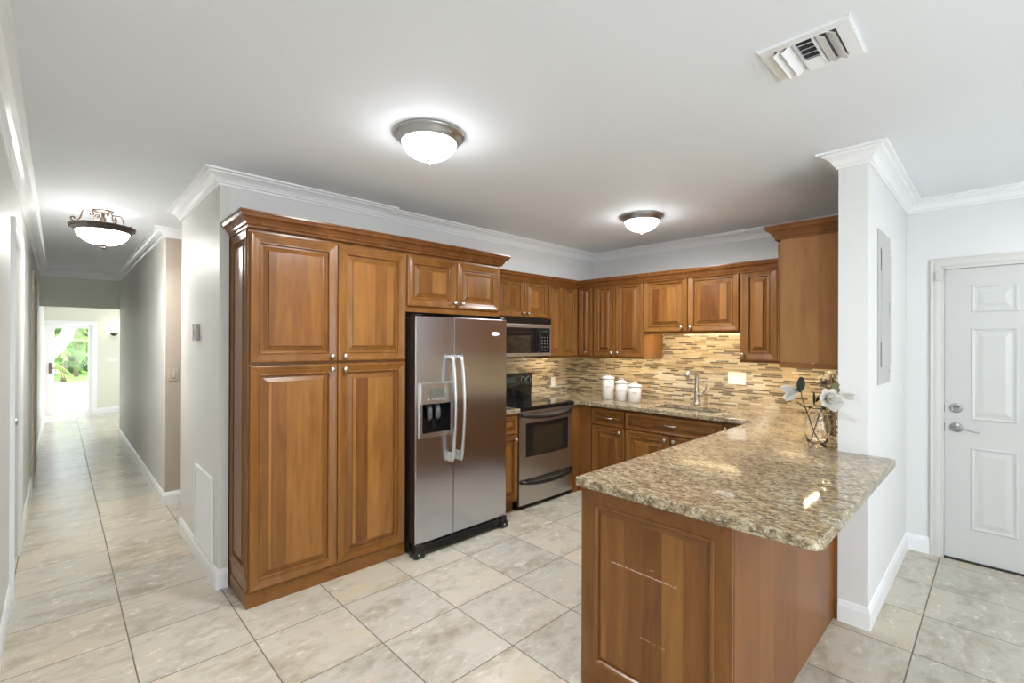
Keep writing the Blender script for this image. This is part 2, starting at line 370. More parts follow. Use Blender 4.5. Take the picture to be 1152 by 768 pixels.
# crown moulding
CP = [(0, 2.462), (.010, 2.462), (.012, 2.474), (.020, 2.478), (.022, 2.486), (.032, 2.503), (.048, 2.516), (.064, 2.523), (.068, 2.532), (.088, 2.534), (.090, ZC), (0, ZC)]
def crown(name, path):
    m = MB(); m.sweep(path, CP); return struct(name, m, M['trim'])
crown('trim_1', [(XL, -3.5), (XL, 9.75), (.706, 9.75), (.706, 5.338), (2.4, 5.338)])
crown('trim_2', [(2.4, 4.527), (.706, 4.527), (.706, 3.31), (1.80, 3.31), (1.80, 3.36), (XK, 3.36), (XK, YC2), (XC, YC2), (XC, YC1), (XD, YC1), (XD, -3.5), (XL, -3.5)])
BP = [(0, 0), (.015, 0), (.015, .088), (.011, .098), (.009, .108), (.004, .116), (0, .118)]
def base(name, path):
    m = MB(); m.sweep(path, BP); return struct(name, m, M['trim'])
base('baseboard_left', [(XL, -3.5), (XL, 3.95)]); base('baseboard_left_middle', [(XL, 4.85), (XL, 6.90)]); base('baseboard_left_far', [(XL, 7.83), (XL, 13.0)])
base('baseboard_hall_right', [(2.0, 13.0), (2.0, 9.9)])
base('baseboard_hall_side', [(.706, 9.75), (.706, 5.338), (2.4, 5.338)])
base('baseboard_kitchen_corner', [(2.4, 4.527), (.706, 4.527), (.706, 3.31), (.758, 3.31)])
base('baseboard_divider', [(XC, YC2-.002), (XC, YC1), (XD, YC1), (XD, .356)])
base('baseboard_right', [(XD, -.705), (XD, -3.5)])
base('baseboard_far_end', [(.58, 13.0), (2.0, 13.0)])

# ------------------------------------------------------------------ doors
def raised(mb, mp, u0, u1, z0, z1, rings, mi_side, mi_top, mi_field):
    """concentric mitred rings; rings = [(inset, n)], mp(u, z, n) -> world"""
    vs = []; fs = []; ms = []
    for (i, n) in rings:
        for (u, z) in ((u0+i, z0+i), (u1-i, z0+i), (u1-i, z1-i), (u0+i, z1-i)): vs.append(mp(u, z, n))
    for k in range(len(rings)-1):
        for e in range(4):
            f = (e+1) % 4; fs.append((k*4+e, k*4+f, (k+1)*4+f, (k+1)*4+e)); ms.append(mi_side if e in (1, 3) else mi_top)
    k = len(rings)-1; fs.append((k*4, k*4+1, k*4+2, k*4+3)); ms.append(mi_field)
    fs.append((0, 3, 2, 1)); ms.append(mi_side)
    mb.add(vs, fs, ms)
MY = lambda y0: (lambda u, z, n: (u, y0-n, z))      # faces -Y, u = X
MX = lambda x0: (lambda u, z, n: (x0-n, u, z))      # faces -X, u = Y
def sixpanel(root, mp, u0, u1, z0, z1, mats):
    s = MB(); a = mp(u0, z0, -.04); b = mp(u1, z1, 0); s.box(a[0], b[0], a[1], b[1], a[2], b[2])
    o = s.build('door_slab', mats, root)
    W = u1-u0; cols = ((u0+.135*W/.914, u0+.365*W/.914), (u0+.55*W/.914, u1-.13*W/.914)); Hh = (z1-z0)/2.03
    rows = ((.215, .79), (.975, 1.615), (1.72, 1.91))
    for (c0, c1) in cols:
        for (a_, b_) in rows:
            p = MB(); raised(p, mp, c0, c1, z0+a_*Hh, z0+b_*Hh, [(0, -.001), (0, .001), (.008, .006), (.014, .005), (.022, .0006), (.034, .0006), (.055, .005), (.062, .006)], 0, 0, 0)
            p.build('door_panel', mats, root)
    return o
# front door (faces -X); panels placed to match the photograph's first column
r = sroot('door_1', (XD, -.17, 0))
mpd = lambda u, z, n: (XD+.012-n, DY1-.006-(u), z)   # u runs away from the latch side
sixpanel(r, mpd, 0, .90, .012, DZ-.006, M['doorpaint'])
f = MB(); f.box(XD-.006, XD+.10, DY1-.004, DY1+.018, 0, DZ+.02); f.box(XD-.006, XD+.10, DY0-.018, DY0+.004, 0, DZ+.02); f.box(XD-.006, XD+.10, DY0, DY1, DZ-.004, DZ+.02)
f.build('door_jamb', M['cream_casing'], r)
CS = [(.0, .0), (.0, .010), (.010, .014), (.030, .016), (.050, .014), (.068, .018), (.075, .014), (.075, 0)]
def casing(mb, mp, u0, u1, zt, wdt=.075, z0=0):
    """door casing: three mitred sides with a stepped profile. profile (across, out)"""
    pr = [(a*wdt/.075, b) for a, b in CS]; vs = []; fs = []; Mn = len(pr)
    for (cu, cz, su, sz) in ((u0, z0, -1, 0), (u0, zt, -1, 1), (u1, zt, 1, 1), (u1, z0, 1, 0)):
        for a, b in pr: vs.append(mp(cu+su*a, cz+sz*a, b))
    for i in range(3):
        for j in range(Mn):
            k = (j+1) % Mn; fs.append((i*Mn+j, i*Mn+k, (i+1)*Mn+k, (i+1)*Mn+j))
    fs.append(tuple(range(Mn))); fs.append(tuple(3*Mn+j for j in range(Mn)))
    mb.add(vs, fs)
f = MB(); casing(f, MX(XD), DY0-.014, DY1+.014, DZ+.014, .058); f.build('door_casing', M['cream_casing'], r)
f = MB(); f.box(XD-.004, XD+.1, DY0, DY1, 0, .010); f.build('threshold', M['dark'], r)
hd = MB(); hy = .218
hd.lathe((XD+.012, hy, .925), [(0, 0), (.034, 0), (.034, .006), (.028, .012), (.013, .016), (.012, .045), (0, .045)], 24, 'X', flip=-1)
hd.tube([(XD-.030, hy, .925), (XD-.036, hy-.02, .927), (XD-.036, hy-.05, .921), (XD-.034, hy-.085, .912), (XD-.034, hy-.110, .908), (XD-.036, hy-.122, .909)], [.009, .0085, .007, .006, .005, .004], 10)
hd.build('lever_handle', M['nickel_dark'], r)
hd = MB(); hd.lathe((XD+.012, hy, 1.058), [(0, 0), (.032, 0), (.032, .008), (.026, .016), (.020, .018), (.019, .013), (0, .013)], 24, 'X', flip=-1); hd.box(XD-.012, XD-.004, hy-.003, hy+.003, 1.045, 1.071); hd.build('deadbolt', M['nickel_dark'], r)
hd = MB(); hd.box(XD+.004, XD+.010, DY1-.006, DY1+.008, .89, .955); hd.box(XD+.004, XD+.010, DY1-.006, DY1+.008, 1.03, 1.085); hd.build('strike_plate', M['bronze_dark'], r)
# hall doors on the left wall
for k, (a, b, zt) in enumerate(DL):
    r = sroot('door_%d' % (k+2), (XL, (a+b)/2, 0))
    mpl = lambda u, z, n: (XL-.06+n, u, z)
    sixpanel(r, mpl, a+.004, b-.004, .008, zt-.004, M['doorpaint'] if k == 0 else M['tan'])
    mpc = lambda u, z, n: (XL+n*1.2, u, z)
    f = MB(); casing(f, mpc, a, b, zt, .075); f.build('door_casing', M['trim'] if k == 0 else M['tan'], r)
    f = MB(); f.lathe((XL-.06, b-.07, .95), [(0, 0), (.028, 0), (.026, .006), (.010, .010), (.010, .035), (.022, .042), (.024, .055), (.012, .062), (0, .062)], 20, 'X'); f.build('door_knob', M['nickel_dark'], r)
# glazed exterior door at the end of the hall
r = sroot('door_4', (.155, 13.02, 0))
f = MB(); YY0, YY1 = 13.02, 13.065; g0, g1, gz0, gz1 = -.052, .438, .075, 1.755
f.box(EX0+.003, g0, YY0, YY1, .012, EZ-.004); f.box(g1, EX1-.003, YY0, YY1, .012, EZ-.004); f.box(g0, g1, YY0, YY1, .012, gz0); f.box(g0, g1, YY0, YY1, gz1, EZ-.004)
f.build('door_slab', M['trim'], r)
f = MB(); f.box(g0, g1, 13.035, 13.045, gz0, gz1); f.build('glass_pane', M['pane'], r)
f = MB(); casing(f, MY(13.0), EX0, EX1, EZ, .080); f.build('door_casing', M['trim'], r)
f = MB(); f.box(-.135, -.095, YY0-.008, YY0, .86, 1.07); f.tube([(-.115, YY0-.008, .965), (-.115, YY0-.05, .965), (-.02, YY0-.052, .962)], .010, 8); f.build('lever_handle', M['bronze'], r)

# ================================================================== CABINETS
KN = [(0, 0), (.0095, 0), (.0085, .004), (.0055, .008), (.0055, .014), (.011, .019), (.0155, .024), (.0150, .029), (.009, .033), (0, .034)]
def knob(parent, mp, u, z, n0=.02):
    p = mp(u, z, n0); q = mp(u, z, n0+1); ax = 'X' if abs(q[0]-p[0]) > .5 else 'Y'
    k = MB(); k.lathe(p, KN, 18, ax, flip=-1); return k.build('knob', M['nickel'], parent)
def pull(parent, mp, u, z, wdt=.10, n0=.02):
    pts = []
    for i in range(13):
        t = i/12; pts.append(mp(u-wdt/2+wdt*t, z-.010*math.sin(PI*t)*0, n0-.004+.030*math.sin(PI*t)**.55))
    k = MB(); k.tube(pts, [.0052+.0018*abs(i/6-1) for i in range(13)], 8); return k.build('pull_handle', M['nickel'], parent)
def door(parent, name, mp, u0, u1, z0, z1, fr=None, kn=None, pl=None, g=.0015, mats=None, t=.02):
    u0, u1 = u0+g, u1-g; z0, z1 = z0+g, z1-g; wd = min(u1-u0, z1-z0)
    fr = fr or min(.062, wd*.30); s = fr/.062
    rings = [(0, 0), (0, t-.006), (.0025*s, t-.001), (.008*s, t+.001), (.016*s, t), (.030*s, t-.0035), (.049*s, t-.007), (.052*s, t-.003), (.057*s, t-.003), (.0585*s, t-.014), (.062*s, t-.017), (.071*s, t-.017)]
    if wd > fr*2+.05:
        k = min(1.0, (wd-2*.070*s)/.09); rings += [((.071*s+.026*k), t-.006), (.071*s+.0275*k, t-.001), (.071*s+.030*k, t-.001)]
    d = MB(); raised(d, mp, u0, u1, z0, z1, rings, 0, 1, 2)
    o = d.build(name, mats or [M['woodf'], M['woodh'], M['wood']], parent)
    if kn: knob(o, mp, kn[0], kn[1], t)
    if pl: pull(o, mp, pl[0], pl[1], pl[2] if len(pl) > 2 else .10, t)
    return o
WF = [M['woodf'], M['woodh'], M['wood']]

# pantry --------------------------------------------------------------------
PX0, PX1, PYF = .768, 1.780, 2.945
r = thing('pantry_cabinet', 'tall cherry wood pantry cabinet with four raised-panel doors, left of the refrigerator', 'cabinet', ((PX0+PX1)/2, 3.3, 0))
b = MB(); b.box(PX0+.014, PX1, PYF, YB-.005, .085, 2.165, 0); b.box(PX0, PX0+.014, PYF, PYF+.012, .085, 2.165); b.box(PX0, PX0+.0135, 3.301, YB-.005, .085, 2.165); b.box(PX0, PX0+.0135, PYF+.012, 3.301, .085, .160); b.box(PX0, PX0+.0135, PYF+.012, 3.301, 2.150, 2.165); b.build('cabinet_body', M['woodf'], r)
b = MB(); b.box(PX0-.004, PX1, PYF-.004, YB-.02, 0, .0845, 0, .001); b.build('plinth', M['woodh'], r)
mp = MY(PYF); xm = 1.281
door(r, 'upper_door', mp, PX0+.006, xm, 1.384, 2.130, kn=(xm-.042, 1.418)); door(r, 'upper_door', mp, xm, PX1-.006, 1.384, 2.130, kn=(xm+.042, 1.418))
door(r, 'lower_door', mp, PX0+.006, xm, .092, 1.372, kn=(xm-.042, 1.335)); door(r, 'lower_door', mp, xm, PX1-.006, .092, 1.372, kn=(xm+.042, 1.335))
mps = lambda u, z, n: (PX0+.0138-n, u, z)
door(r, 'side_panel', mps, PYF+.012, 3.30, .16, 2.150, t=.018, fr=.055)
# cabinet above fridge
FX1 = 2.668
r = thing('over_fridge_cabinet', 'two-door cherry wall cabinet directly above the refrigerator', 'cabinet', (2.22, 3.3, 1.72))
b = MB(); b.box(PX1+.001, FX1, PYF, YB-.005, 1.725, 2.165); b.build('cabinet_body', M['woodf'], r)
door(r, 'cabinet_door', mp, PX1+.006, 2.226, 1.765, 2.130, kn=(2.193, 1.806)); door(r, 'cabinet_door', mp, 2.228, FX1-.004, 1.765, 2.130, kn=(2.268, 1.806))
b = MB(); b.box(FX1+.0005, FX1+.019, PYF+.002, 3.29, 1.725, 2.165); b.build('end_panel', M['veneer'], r)
# cornice over pantry + fridge cabinet
WC = [(0, 2.150), (.008, 2.150), (.010, 2.162), (.018, 2.168), (.022, 2.180), (.034, 2.196), (.050, 2.206), (.054, 2.222), (.060, 2.226), (.060, 2.236), (0, 2.236)]
def wcr(dz): return [(a, z+dz) for a, z in WC]
b = MB(); b.sweep([(PX0, 3.305), (PX0, PYF-.021), (FX1+.019, PYF-.021), (FX1+.019, 3.305)], WC)
o = b.build('cabinet_cornice', M['cornice']); tag(o, 'stepped wood cornice along the top of pantry and fridge cabinets', 'moulding')
# wall cabinets on stove wall -------------------------------------------------
UYF = 3.30; UXF = 4.20; mpu = MY(UYF); mpx = MX(UXF); UB, UT = 1.362, 2.135
X1, X2 = 2.95, 3.695
r = thing('wall_cabinet', 'short two-door cherry wall cabinet above the microwave', 'cabinet', (3.32, 3.4, 1.75))
b = MB(); b.box(FX1+.0205, X2, UYF, YB-.005, 1.752, UT+.02); b.build('cabinet_body', M['woodf'], r)
door(r, 'cabinet_door', mpu, X1, 3.335, 1.757, UT, kn=(3.300, 1.797)); door(r, 'cabinet_door', mpu, 3.337, X2-.004, 1.757, UT, kn=(3.372, 1.797))
r = thing('corner_wall_cabinet', 'tall cherry wall cabinet with narrow doors in the inner corner, right of the microwave', 'cabinet', (4.2, 3.4, 1.36))
b = MB(); b.box(X2+.001, XK-.005, UYF, YB-.005, UB, UT+.02); b.box(UXF, XK-.005, 3.095, UYF, UB, UT+.02); b.box(X2+.001, UXF, UYF, UYF+.018, UB-.018, UB); b.box(UXF, UXF+.018, 3.095, UYF+.018, UB-.018, UB); b.box(X2+.001, X2+.016, UYF+.018, YB-.012, UB-.018, UB); b.build('cabinet_body', M['woodf'], r)
door(r, 'cabinet_door', mpu, X2+.006, 3.925, UB, UT, fr=.052); door(r, 'cabinet_door', mpu, 3.927, UXF-.024, UB, UT, fr=.052)
door(r, 'cabinet_door', mpx, 3.097, UYF-.022, UB, UT, fr=.050, kn=(3.160, 1.405))
# sink wall uppers
r = thing('wall_cabinet', 'tall cherry wall cabinet with paired narrow doors above the white canisters', 'cabinet', (4.35, 2.78, 1.36))
b = MB(); b.box(UXF, XK-.005, 2.472, 3.093, UB, UT+.02); b.box(UXF, UXF+.018, 2.472, 3.093, UB-.018, UB); b.build('cabinet_body', [M['woodf']], r)
b = MB(); b.box(UXF-.001, XK-.006, 2.466, 2.4715, UB-.018, UT+.02); b.build('end_panel', M['pale_veneer'], r)
door(r, 'cabinet_door', mpx, 2.795, 3.070, UB, UT, kn=(2.832, 1.405)); door(r, 'cabinet_door', mpx, 2.474, 2.793, UB, UT, kn=(2.756, 1.405))
r = thing('wall_cabinet', 'short two-door cherry wall cabinet above the sink and faucet', 'cabinet', (4.35, 2.0, 1.6))
b = MB(); b.box(UXF, XK-.005, 1.550, 2.465, 1.612, UT+.02); b.box(UXF, UXF+.018, 1.550, 2.465, 1.590, 1.612); b.build('cabinet_body', M['woodf'], r)
door(r, 'cabinet_door', mpx, 2.012, 2.462, 1.612, UT, kn=(2.060, 1.650)); door(r, 'cabinet_door', mpx, 1.553, 2.010, 1.612, UT, kn=(1.975, 1.650))
r = thing('wall_cabinet', 'tall narrow single-door cherry wall cabinet right of the sink, with knob at lower left', 'cabinet', (4.35, 1.3, 1.36))
b = MB(); b.box(UXF, XK-.005, .975, 1.548, UB, UT+.02); b.box(UXF, UXF+.018, .975, 1.548, UB-.018, UB); b.box(UXF+.018, XK-.012, 1.535, 1.548, UB-.018, UB); b.build('cabinet_body', M['woodf'], r)
door(r, 'cabinet_door', mpx, 1.250, 1.545, UB, UT, kn=(1.515, 1.412), fr=.075)
# right cabinet (on divider wall), side panel faces the camera
RX = 3.23
r = thing('wall_cabinet', 'large cherry wall cabinet beside the white column, plain pale side panel facing the room', 'cabinet', (3.7, .78, 1.36))
b = MB(); b.box(RX+.006, UXF+.2, YC2+.002, .950, 1.395, 2.175); b.box(UXF+.2, XK-.005, YC2+.002, .950, 1.395, 2.175); b.build('cabinet_body', M['woodf'], r)
b = MB(); b.box(RX, RX+.0055, YC2+.002, .951, 1.392, 2.178); b.build('side_panel', M['pale_veneer'], r)
b = MB(); b.box(RX-.003, RX+.012, YC2+.004, .951, 1.358, 1.3915); b.box(RX+.012, 4.15, .936, .951, 1.358, 1.3915); b.build('light_rail', M['woodh'], r)
mpr = lambda u, z, n: (u, .952+n, z)
for (a, b_) in ((RX+.012, 3.70), (3.702, 4.17)): door(r, 'cabinet_door', mpr, a, b_, 1.395, 2.13)
b = MB(); b.sweep([(RX, YC2+.004), (RX, .973), (4.14, .973)], [(-a, z) for a, z in WC]); o = b.build('cabinet_cornice', M['cornice'])
tag(o, 'wood cornice on top of the big cabinet next to the white column', 'moulding')
b = MB(); b.sweep([(FX1+.0215, UYF-.021), (UXF-.021, UYF-.021), (UXF-.021, 1.05)], wcr(-.048)); o = b.build('cabinet_cornice', M['cornice'])
tag(o, 'wood cornice running round the corner above the lower wall cabinets', 'moulding')

# base cabinets ---------------------------------------------------------------
BYF = 2.985; BXF = 3.86; CT = .881; mpb = MY(BYF); mpbx = MX(BXF)
SX0, SX1 = 2.955, 3.715
r = thing('base_cabinet', 'narrow cherry base cabinet squeezed between refrigerator and range', 'cabinet', (2.80, 3.3, 0))
b = MB(); b.box(2.672, SX0-.008, BYF, YB-.005, .10, CT-.0005); b.build('cabinet_body', M['woodf'], r)
b = MB(); b.box(2.672, SX0-.008, BYF+.06, YB-.01, 0, .0995); b.build('plinth', M['woodh'], r)
door(r, 'drawer', mpb, 2.675, SX0-.022, .705, .858, fr=.034); door(r, 'cabinet_door', mpb, 2.675, SX0-.022, .125, .695, kn=(SX0-.058, .655), fr=.045)
r = thing('corner_base_cabinet', 'plain cherry corner base cabinet right of the range', 'cabinet', (4.0, 3.2, 0))
b = MB(); b.box(SX1+.006, BXF, BYF, YB-.005, .0, CT-.0005); b.box(BXF+.0, XK-.005, 2.842, YB-.005, .10, CT-.0005); b.build('cabinet_body', M['woodf'], r)
b = MB(); b.box(BXF-.012, BXF-.0003, 2.846, BYF-.001, .0, CT-.002); b.build('filler_panel', M['veneer'], r)
r = thing('base_cabinet', 'cherry base cabinet with one drawer over one door, left of the sink cabinet', 'cabinet', (4.1, 2.65, 0))
b = MB(); b.box(BXF, XK-.005, 2.457, 2.841, .10, CT-.0005); b.build('cabinet_body', M['woodf'], r)
b = MB(); b.box(BXF+.06, XK-.01, 2.457, 2.841, 0, .0995); b.build('plinth', M['woodh'], r)
door(r, 'drawer', mpbx, 2.462, 2.838, .702, .858, fr=.036, pl=(2.640, .778)); door(r, 'cabinet_door', mpbx, 2.462, 2.838, .122, .692, kn=(2.505, .655))
r = thing('sink_base_cabinet', 'wide cherry base cabinet under the sink with a long pull drawer front', 'cabinet', (4.1, 2.0, 0))
b = MB(); b.box(BXF, BXF+.04, 1.546, 2.456, .10, CT-.0005); b.box(BXF+.04, XK-.005, 1.546, 1.562, .10, CT-.0005); b.box(BXF+.04, XK-.005, 2.44, 2.456, .10, CT-.0005); b.box(BXF+.04, XK-.005, 1.562, 2.44, .10, .12); b.build('cabinet_body', M['woodf'], r)
b = MB(); b.box(BXF+.06, XK-.01, 1.546, 2.456, 0, .0995); b.build('plinth', M['woodh'], r)
door(r, 'drawer', mpbx, 1.550, 2.452, .702, .858, fr=.036, pl=(1.995, .784, .13)); door(r, 'cabinet_door', mpbx, 2.002, 2.452, .122, .692, kn=(2.042, .655)); door(r, 'cabinet_door', mpbx, 1.550, 2.000, .122, .692, kn=(1.960, .655))
r = thing('base_cabinet', 'small cherry base cabinet mostly hidden behind the peninsula worktop corner', 'cabinet', (4.1, 1.4, 0))
b = MB(); b.box(BXF, XK-.005, 1.300, 1.545, .10, CT-.0005); b.build('cabinet_body', M['woodf'], r)
b = MB(); b.box(BXF+.06, XK-.01, 1.300, 1.545, 0, .0995); b.build('plinth', M['woodh'], r)
door(r, 'drawer', mpbx, 1.310, 1.542, .702, .858, fr=.036, kn=(1.520, .826)); door(r, 'cabinet_door', mpbx, 1.310, 1.542, .122, .692)
# peninsula
NX0, NY0, NY1 = 1.688, .644, 1.292
r = thing('peninsula_cabinet', 'cherry peninsula base with scratched raised end panel, nearest the camera under the granite', 'cabinet', (2.4, .97, 0))
b = MB(); b.box(NX0+.002, XC, NY0+.004, NY1, 0, CT-.0005); b.box(XC, BXF-.01, YC2+.003, NY1, 0, CT-.0005); b.box(BXF-.0099, XK-.005, YC2+.003, NY1, 0, CT-.0005); b.build('cabinet_body', M['woodf'], r)
b = MB(); b.box(NX0+.004, XC-.002, NY0-.004, NY0+.0035, 0, CT-.001); b.box(XC-.004, XC-.0003, YC2+.002, NY0-.004, 0, CT-.001); b.build('back_panel', M['veneer'], r)
# end panel (applied frame with bolection moulding); scratches belong to the panel surface
def scratch_mat():
    mm = M['wood'].copy(); mm.name = 'cherry_scratched'; g = G(mm); x, y, z = g.pos(); src = g.b.inputs['Base Color'].links[0].from_socket
    def scr(y0, z0, y1, z1, wd, lo):
        L_ = math.hypot(y1-y0, z1-z0); ux, uz = (y1-y0)/L_, (z1-z0)/L_
        ry = g.math('SUBTRACT', y, y0); rz = g.math('SUBTRACT', z, z0)
        t = g.math('ADD', g.math('MULTIPLY', ry, ux), g.math('MULTIPLY', rz, uz)); d = g.math('ABSOLUTE', g.math('SUBTRACT', g.math('MULTIPLY', ry, uz), g.math('MULTIPLY', rz, ux)))
        inb = g.math('MULTIPLY', g.math('GREATER_THAN', t, 0.0), g.math('LESS_THAN', t, L_))
        br = g.noise(g.xyz(x, g.math('MULTIPLY', y, 1.0), g.math('MULTIPLY', z, 1.0)), 90, 3, .7)
        return g.math('MULTIPLY', g.math('MULTIPLY', inb, g.math('LESS_THAN', d, wd)), g.math('MULTIPLY', g.math('GREATER_THAN', br, lo), .7))
    s = g.math('MAXIMUM', scr(1.139, .588, .843, .586, .0026, .42), g.math('MAXIMUM', scr(.972, .612, .940, .616, .0010, .45), scr(1.0, .333, .892, .330, .0012, .46)))
    s = g.math('MAXIMUM', s, g.math('MULTIPLY', scr(1.10, .337, 1.065, .335, .0008, .5), .8))
    g.L(g.mix(s, src, (.62, .50, .40)), g.b.inputs['Base Color']); return mm
M['scratched'] = scratch_mat()
mpe = MX(NX0)
e = MB(); t = .012; FRB = [(0, 0), (0, .010), (.002, .012), (.064, .012), (.066, .015), (.074, .017), (.082, .013), (.088, .004), (.092, .003), (.093, .003)]
FRB2 = [(0, 0), (0, .010), (.002, .012), (.064, .012), (.066, .015), (.074, .017), (.080, .013), (.086, .003), (.0875, .003), (.102, .008), (.104, .008)]
raised(e, mpe, NY0-.003, NY1, 0.06, .878, FRB2, 0, 1, 2); e.build('end_panel', [M['woodf'], M['woodh'], M['scratched']], r)
b = MB(); b.box(NX0-.010, NX0+.0015, NY0-.003, NY1, 0, .0595); b.build('plinth', M['woodh'], r)
for k, (a, b_) in enumerate(((NX0+.02, 2.35), (2.352, 3.02), (3.022, BXF-.03))):
    mpk = lambda u, z, n: (u, NY1+n, z)
    door(r, 'cabinet_door', mpk, a, b_, .12, .69); door(r, 'drawer', mpk, a, b_, .702, .858, fr=.036)

# ------------------------------------------------------------------ worktops
def slab_cells(cells, z0, z1):
    """cells = list of (x0,x1,y0,y1) on a shared grid -> one clean bmesh slab"""
    xs = sorted({c[0] for c in cells} | {c[1] for c in cells}); ys = sorted({c[2] for c in cells} | {c[3] for c in cells})
    bm = bmesh.new(); vd = {}
    def v(x, y):
        if (x, y) not in vd: vd[(x, y)] = bm.verts.new((x, y, z1))
        return vd[(x, y)]
    for i in range(len(xs)-1):
        for j in range(len(ys)-1):
            cx, cy = (xs[i]+xs[i+1])/2, (ys[j]+ys[j+1])/2
            if any(c[0] < cx < c[1] and c[2] < cy < c[3] for c in cells):
                bm.faces.new((v(xs[i], ys[j]), v(xs[i+1], ys[j]), v(xs[i+1], ys[j+1]), v(xs[i], ys[j+1])))
    ret = bmesh.ops.extrude_face_region(bm, geom=bm.faces[:])
    bmesh.ops.translate(bm, verts=[g_ for g_ in ret['geom'] if isinstance(g_, bmesh.types.BMVert)], vec=(0, 0, z0-z1))
    bmesh.ops.recalc_face_normals(bm, faces=bm.faces[:])
    return bm
def vbevel(bm, pts, r, seg=6):
    es = [e for e in bm.edges if abs(e.verts[0].co.x-e.verts[1].co.x) < 1e-6 and abs(e.verts[0].co.y-e.verts[1].co.y) < 1e-6 and any(abs(e.verts[0].co.x-p[0]) < 1e-4 and abs(e.verts[0].co.y-p[1]) < 1e-4 for p in pts)]
    bmesh.ops.bevel(bm, geom=es, offset=r, segments=seg, profile=.5, affect='EDGES')
def rimbevel(bm, off=.006, seg=3):
    bmesh.ops.dissolve_limit(bm, angle_limit=.01, verts=bm.verts[:], edges=bm.edges[:])
    es = [e for e in bm.edges if len(e.link_faces) == 2 and (abs(e.link_faces[0].normal.z) > .9) != (abs(e.link_faces[1].normal.z) > .9)]
    bmesh.ops.bevel(bm, geom=es, offset=off, segments=seg, profile=.5, affect='EDGES')
GX0, GY0, GY1, GXF = 1.636, .371, 1.300, 3.80
kx0, kx1, ky0, ky1 = 3.95, 4.28, 1.66, 2.24
bm = slab_cells([(GX0, XC-.001, GY0, YC2+.001), (GX0, XK-.001, YC2+.001, GY1), (GXF, XK-.001, GY1, ky0), (GXF, kx0, ky0, ky1), (kx1, XK-.001, ky0, ky1), (GXF, XK-.001, ky1, BYF-.03), (SX1+.004, XK-.001, BYF-.03, YB-.001)], .8815, .921)
vbevel(bm, [(GX0, GY0)], .045); vbevel(bm, [(GX0, GY1), (XC-.001, GY0)], .012, 3); vbevel(bm, [(kx0, ky0), (kx0, ky1), (kx1, ky0), (kx1, ky1)], .06, 5); rimbevel(bm)
b = MB(); b.bm(bm, 0, False); o = b.build('granite_worktop', M['granite']); tag(o, 'speckled beige granite worktop running from the range round the sink to the peninsula', 'worktop')
bm = slab_cells([(2.670, SX0-.004, BYF-.03, YB-.001)], .8815, .921); rimbevel(bm); b = MB(); b.bm(bm, 0, False); o = b.build('granite_worktop', M['granite']); tag(o, 'small granite worktop piece between refrigerator and range', 'worktop')
# backsplash
b = MB(); b.box(2.672, XK-.0115, YB-.0105, YB-.0012, .9215, UB-.0185); b.box(2.672, X2, YB-.0105, YB-.0012, UB-.018, 1.751)
b.box(XK-.0110, XK-.0012, 1.551, 2.4645, .9215, 1.599); b.box(XK-.0110, XK-.0012, 2.465, YB-.0012, .9215, UB-.0185); b.box(XK-.0110, XK-.0012, YC2+.001, 1.5505, .9215, UB-.0185)
b.box(XC+.002, XK-.0115, YC2+.0008, YC2+.009, .9215, 1.357)
o = b.build('mosaic_backsplash', M['mosaic']); tag(o, 'brown and cream stick mosaic backsplash behind the worktops', 'backsplash')

# ------------------------------------------------------------------ sink and faucet
def sink():
    r = thing('sink', 'stainless undermount sink set in the granite below the faucet', 'sink', ((kx0+kx1)/2, (ky0+ky1)/2, .72))
    bm = bmesh.new(); lv = []
    def ring(ins, z, rad):
        vs = []
        for (cx, cy, a0) in ((kx0+ins+rad, ky0+ins+rad, PI), (kx1-ins-rad, ky0+ins+rad, 1.5*PI), (kx1-ins-rad, ky1-ins-rad, 0), (kx0+ins+rad, ky1-ins-rad, .5*PI)):
            for k in range(6):
                a = a0+k/5*PI/2; vs.append(bm.verts.new((cx+rad*math.cos(a), cy+rad*math.sin(a), z)))
        return vs
    spec = [(-.02, .8805, .07), (-.006, .8805, .06), (-.006, .874, .06), (0.004, .74, .06), (.02, .705, .06), (.05, .695, .05), (.13, .690, .03)]
    rs = [ring(*s_) for s_ in spec]; n = 24
    for a, c in zip(rs, rs[1:]):
        for i in range(n): bm.faces.new((a[i], a[(i+1) % n], c[(i+1) % n], c[i]))
    bm.faces.new(rs[-1]); b = MB(); b.bm(bm, 0, True); b.build('basin', M['satin'], r)
    b = MB(); b.lathe(((kx0+kx1)/2, (ky0+ky1)/2, .6905), [(0, 0), (.045, 0), (.042, .003), (.03, .001), (0, .0015)], 20); b.build('drain', M['nickel'], r)
sink()
fx, fy = 4.38, 2.01
r = thing('faucet', 'tall brushed nickel single-lever kitchen faucet behind the sink', 'faucet', (fx, fy, .921))
b = MB(); b.lathe((fx, fy, .9212), [(0, 0), (.031, 0), (.031, .006), (.026, .012), (.024, .05), (.0225, .095), (.022, .13), (.019, .15), (0, .152)], 24); b.build('base', M['nickel'], r)
b = MB(); pts = []
for i in range(15):
    t = i/14; a = PI*.5*min(1, max(0, (t-.45)/.35)); pts.append((fx-.165*max(0, (t-.42)/.58)**1.15, fy+.0, 1.06+.185*math.sin(min(1, t/.75)*PI/2)-.02*max(0, (t-.75)/.25)**2))
b.tube(pts, [.0195-.004*min(1, i/8) for i in range(15)], 14); b.build('spout', M['nickel'], r)
b = MB(); b.tube([(fx-.135, fy, 1.248), (fx-.165, fy, 1.232), (fx-.195, fy, 1.208), (fx-.205, fy, 1.196)], [.017, .021, .025, .023], 16); b.build('spray_head', M['nickel'], r)
b = MB(); b.tube([(fx, fy-.015, 1.015), (fx, fy-.06, 1.018)], [.014, .012], 12); pts = []
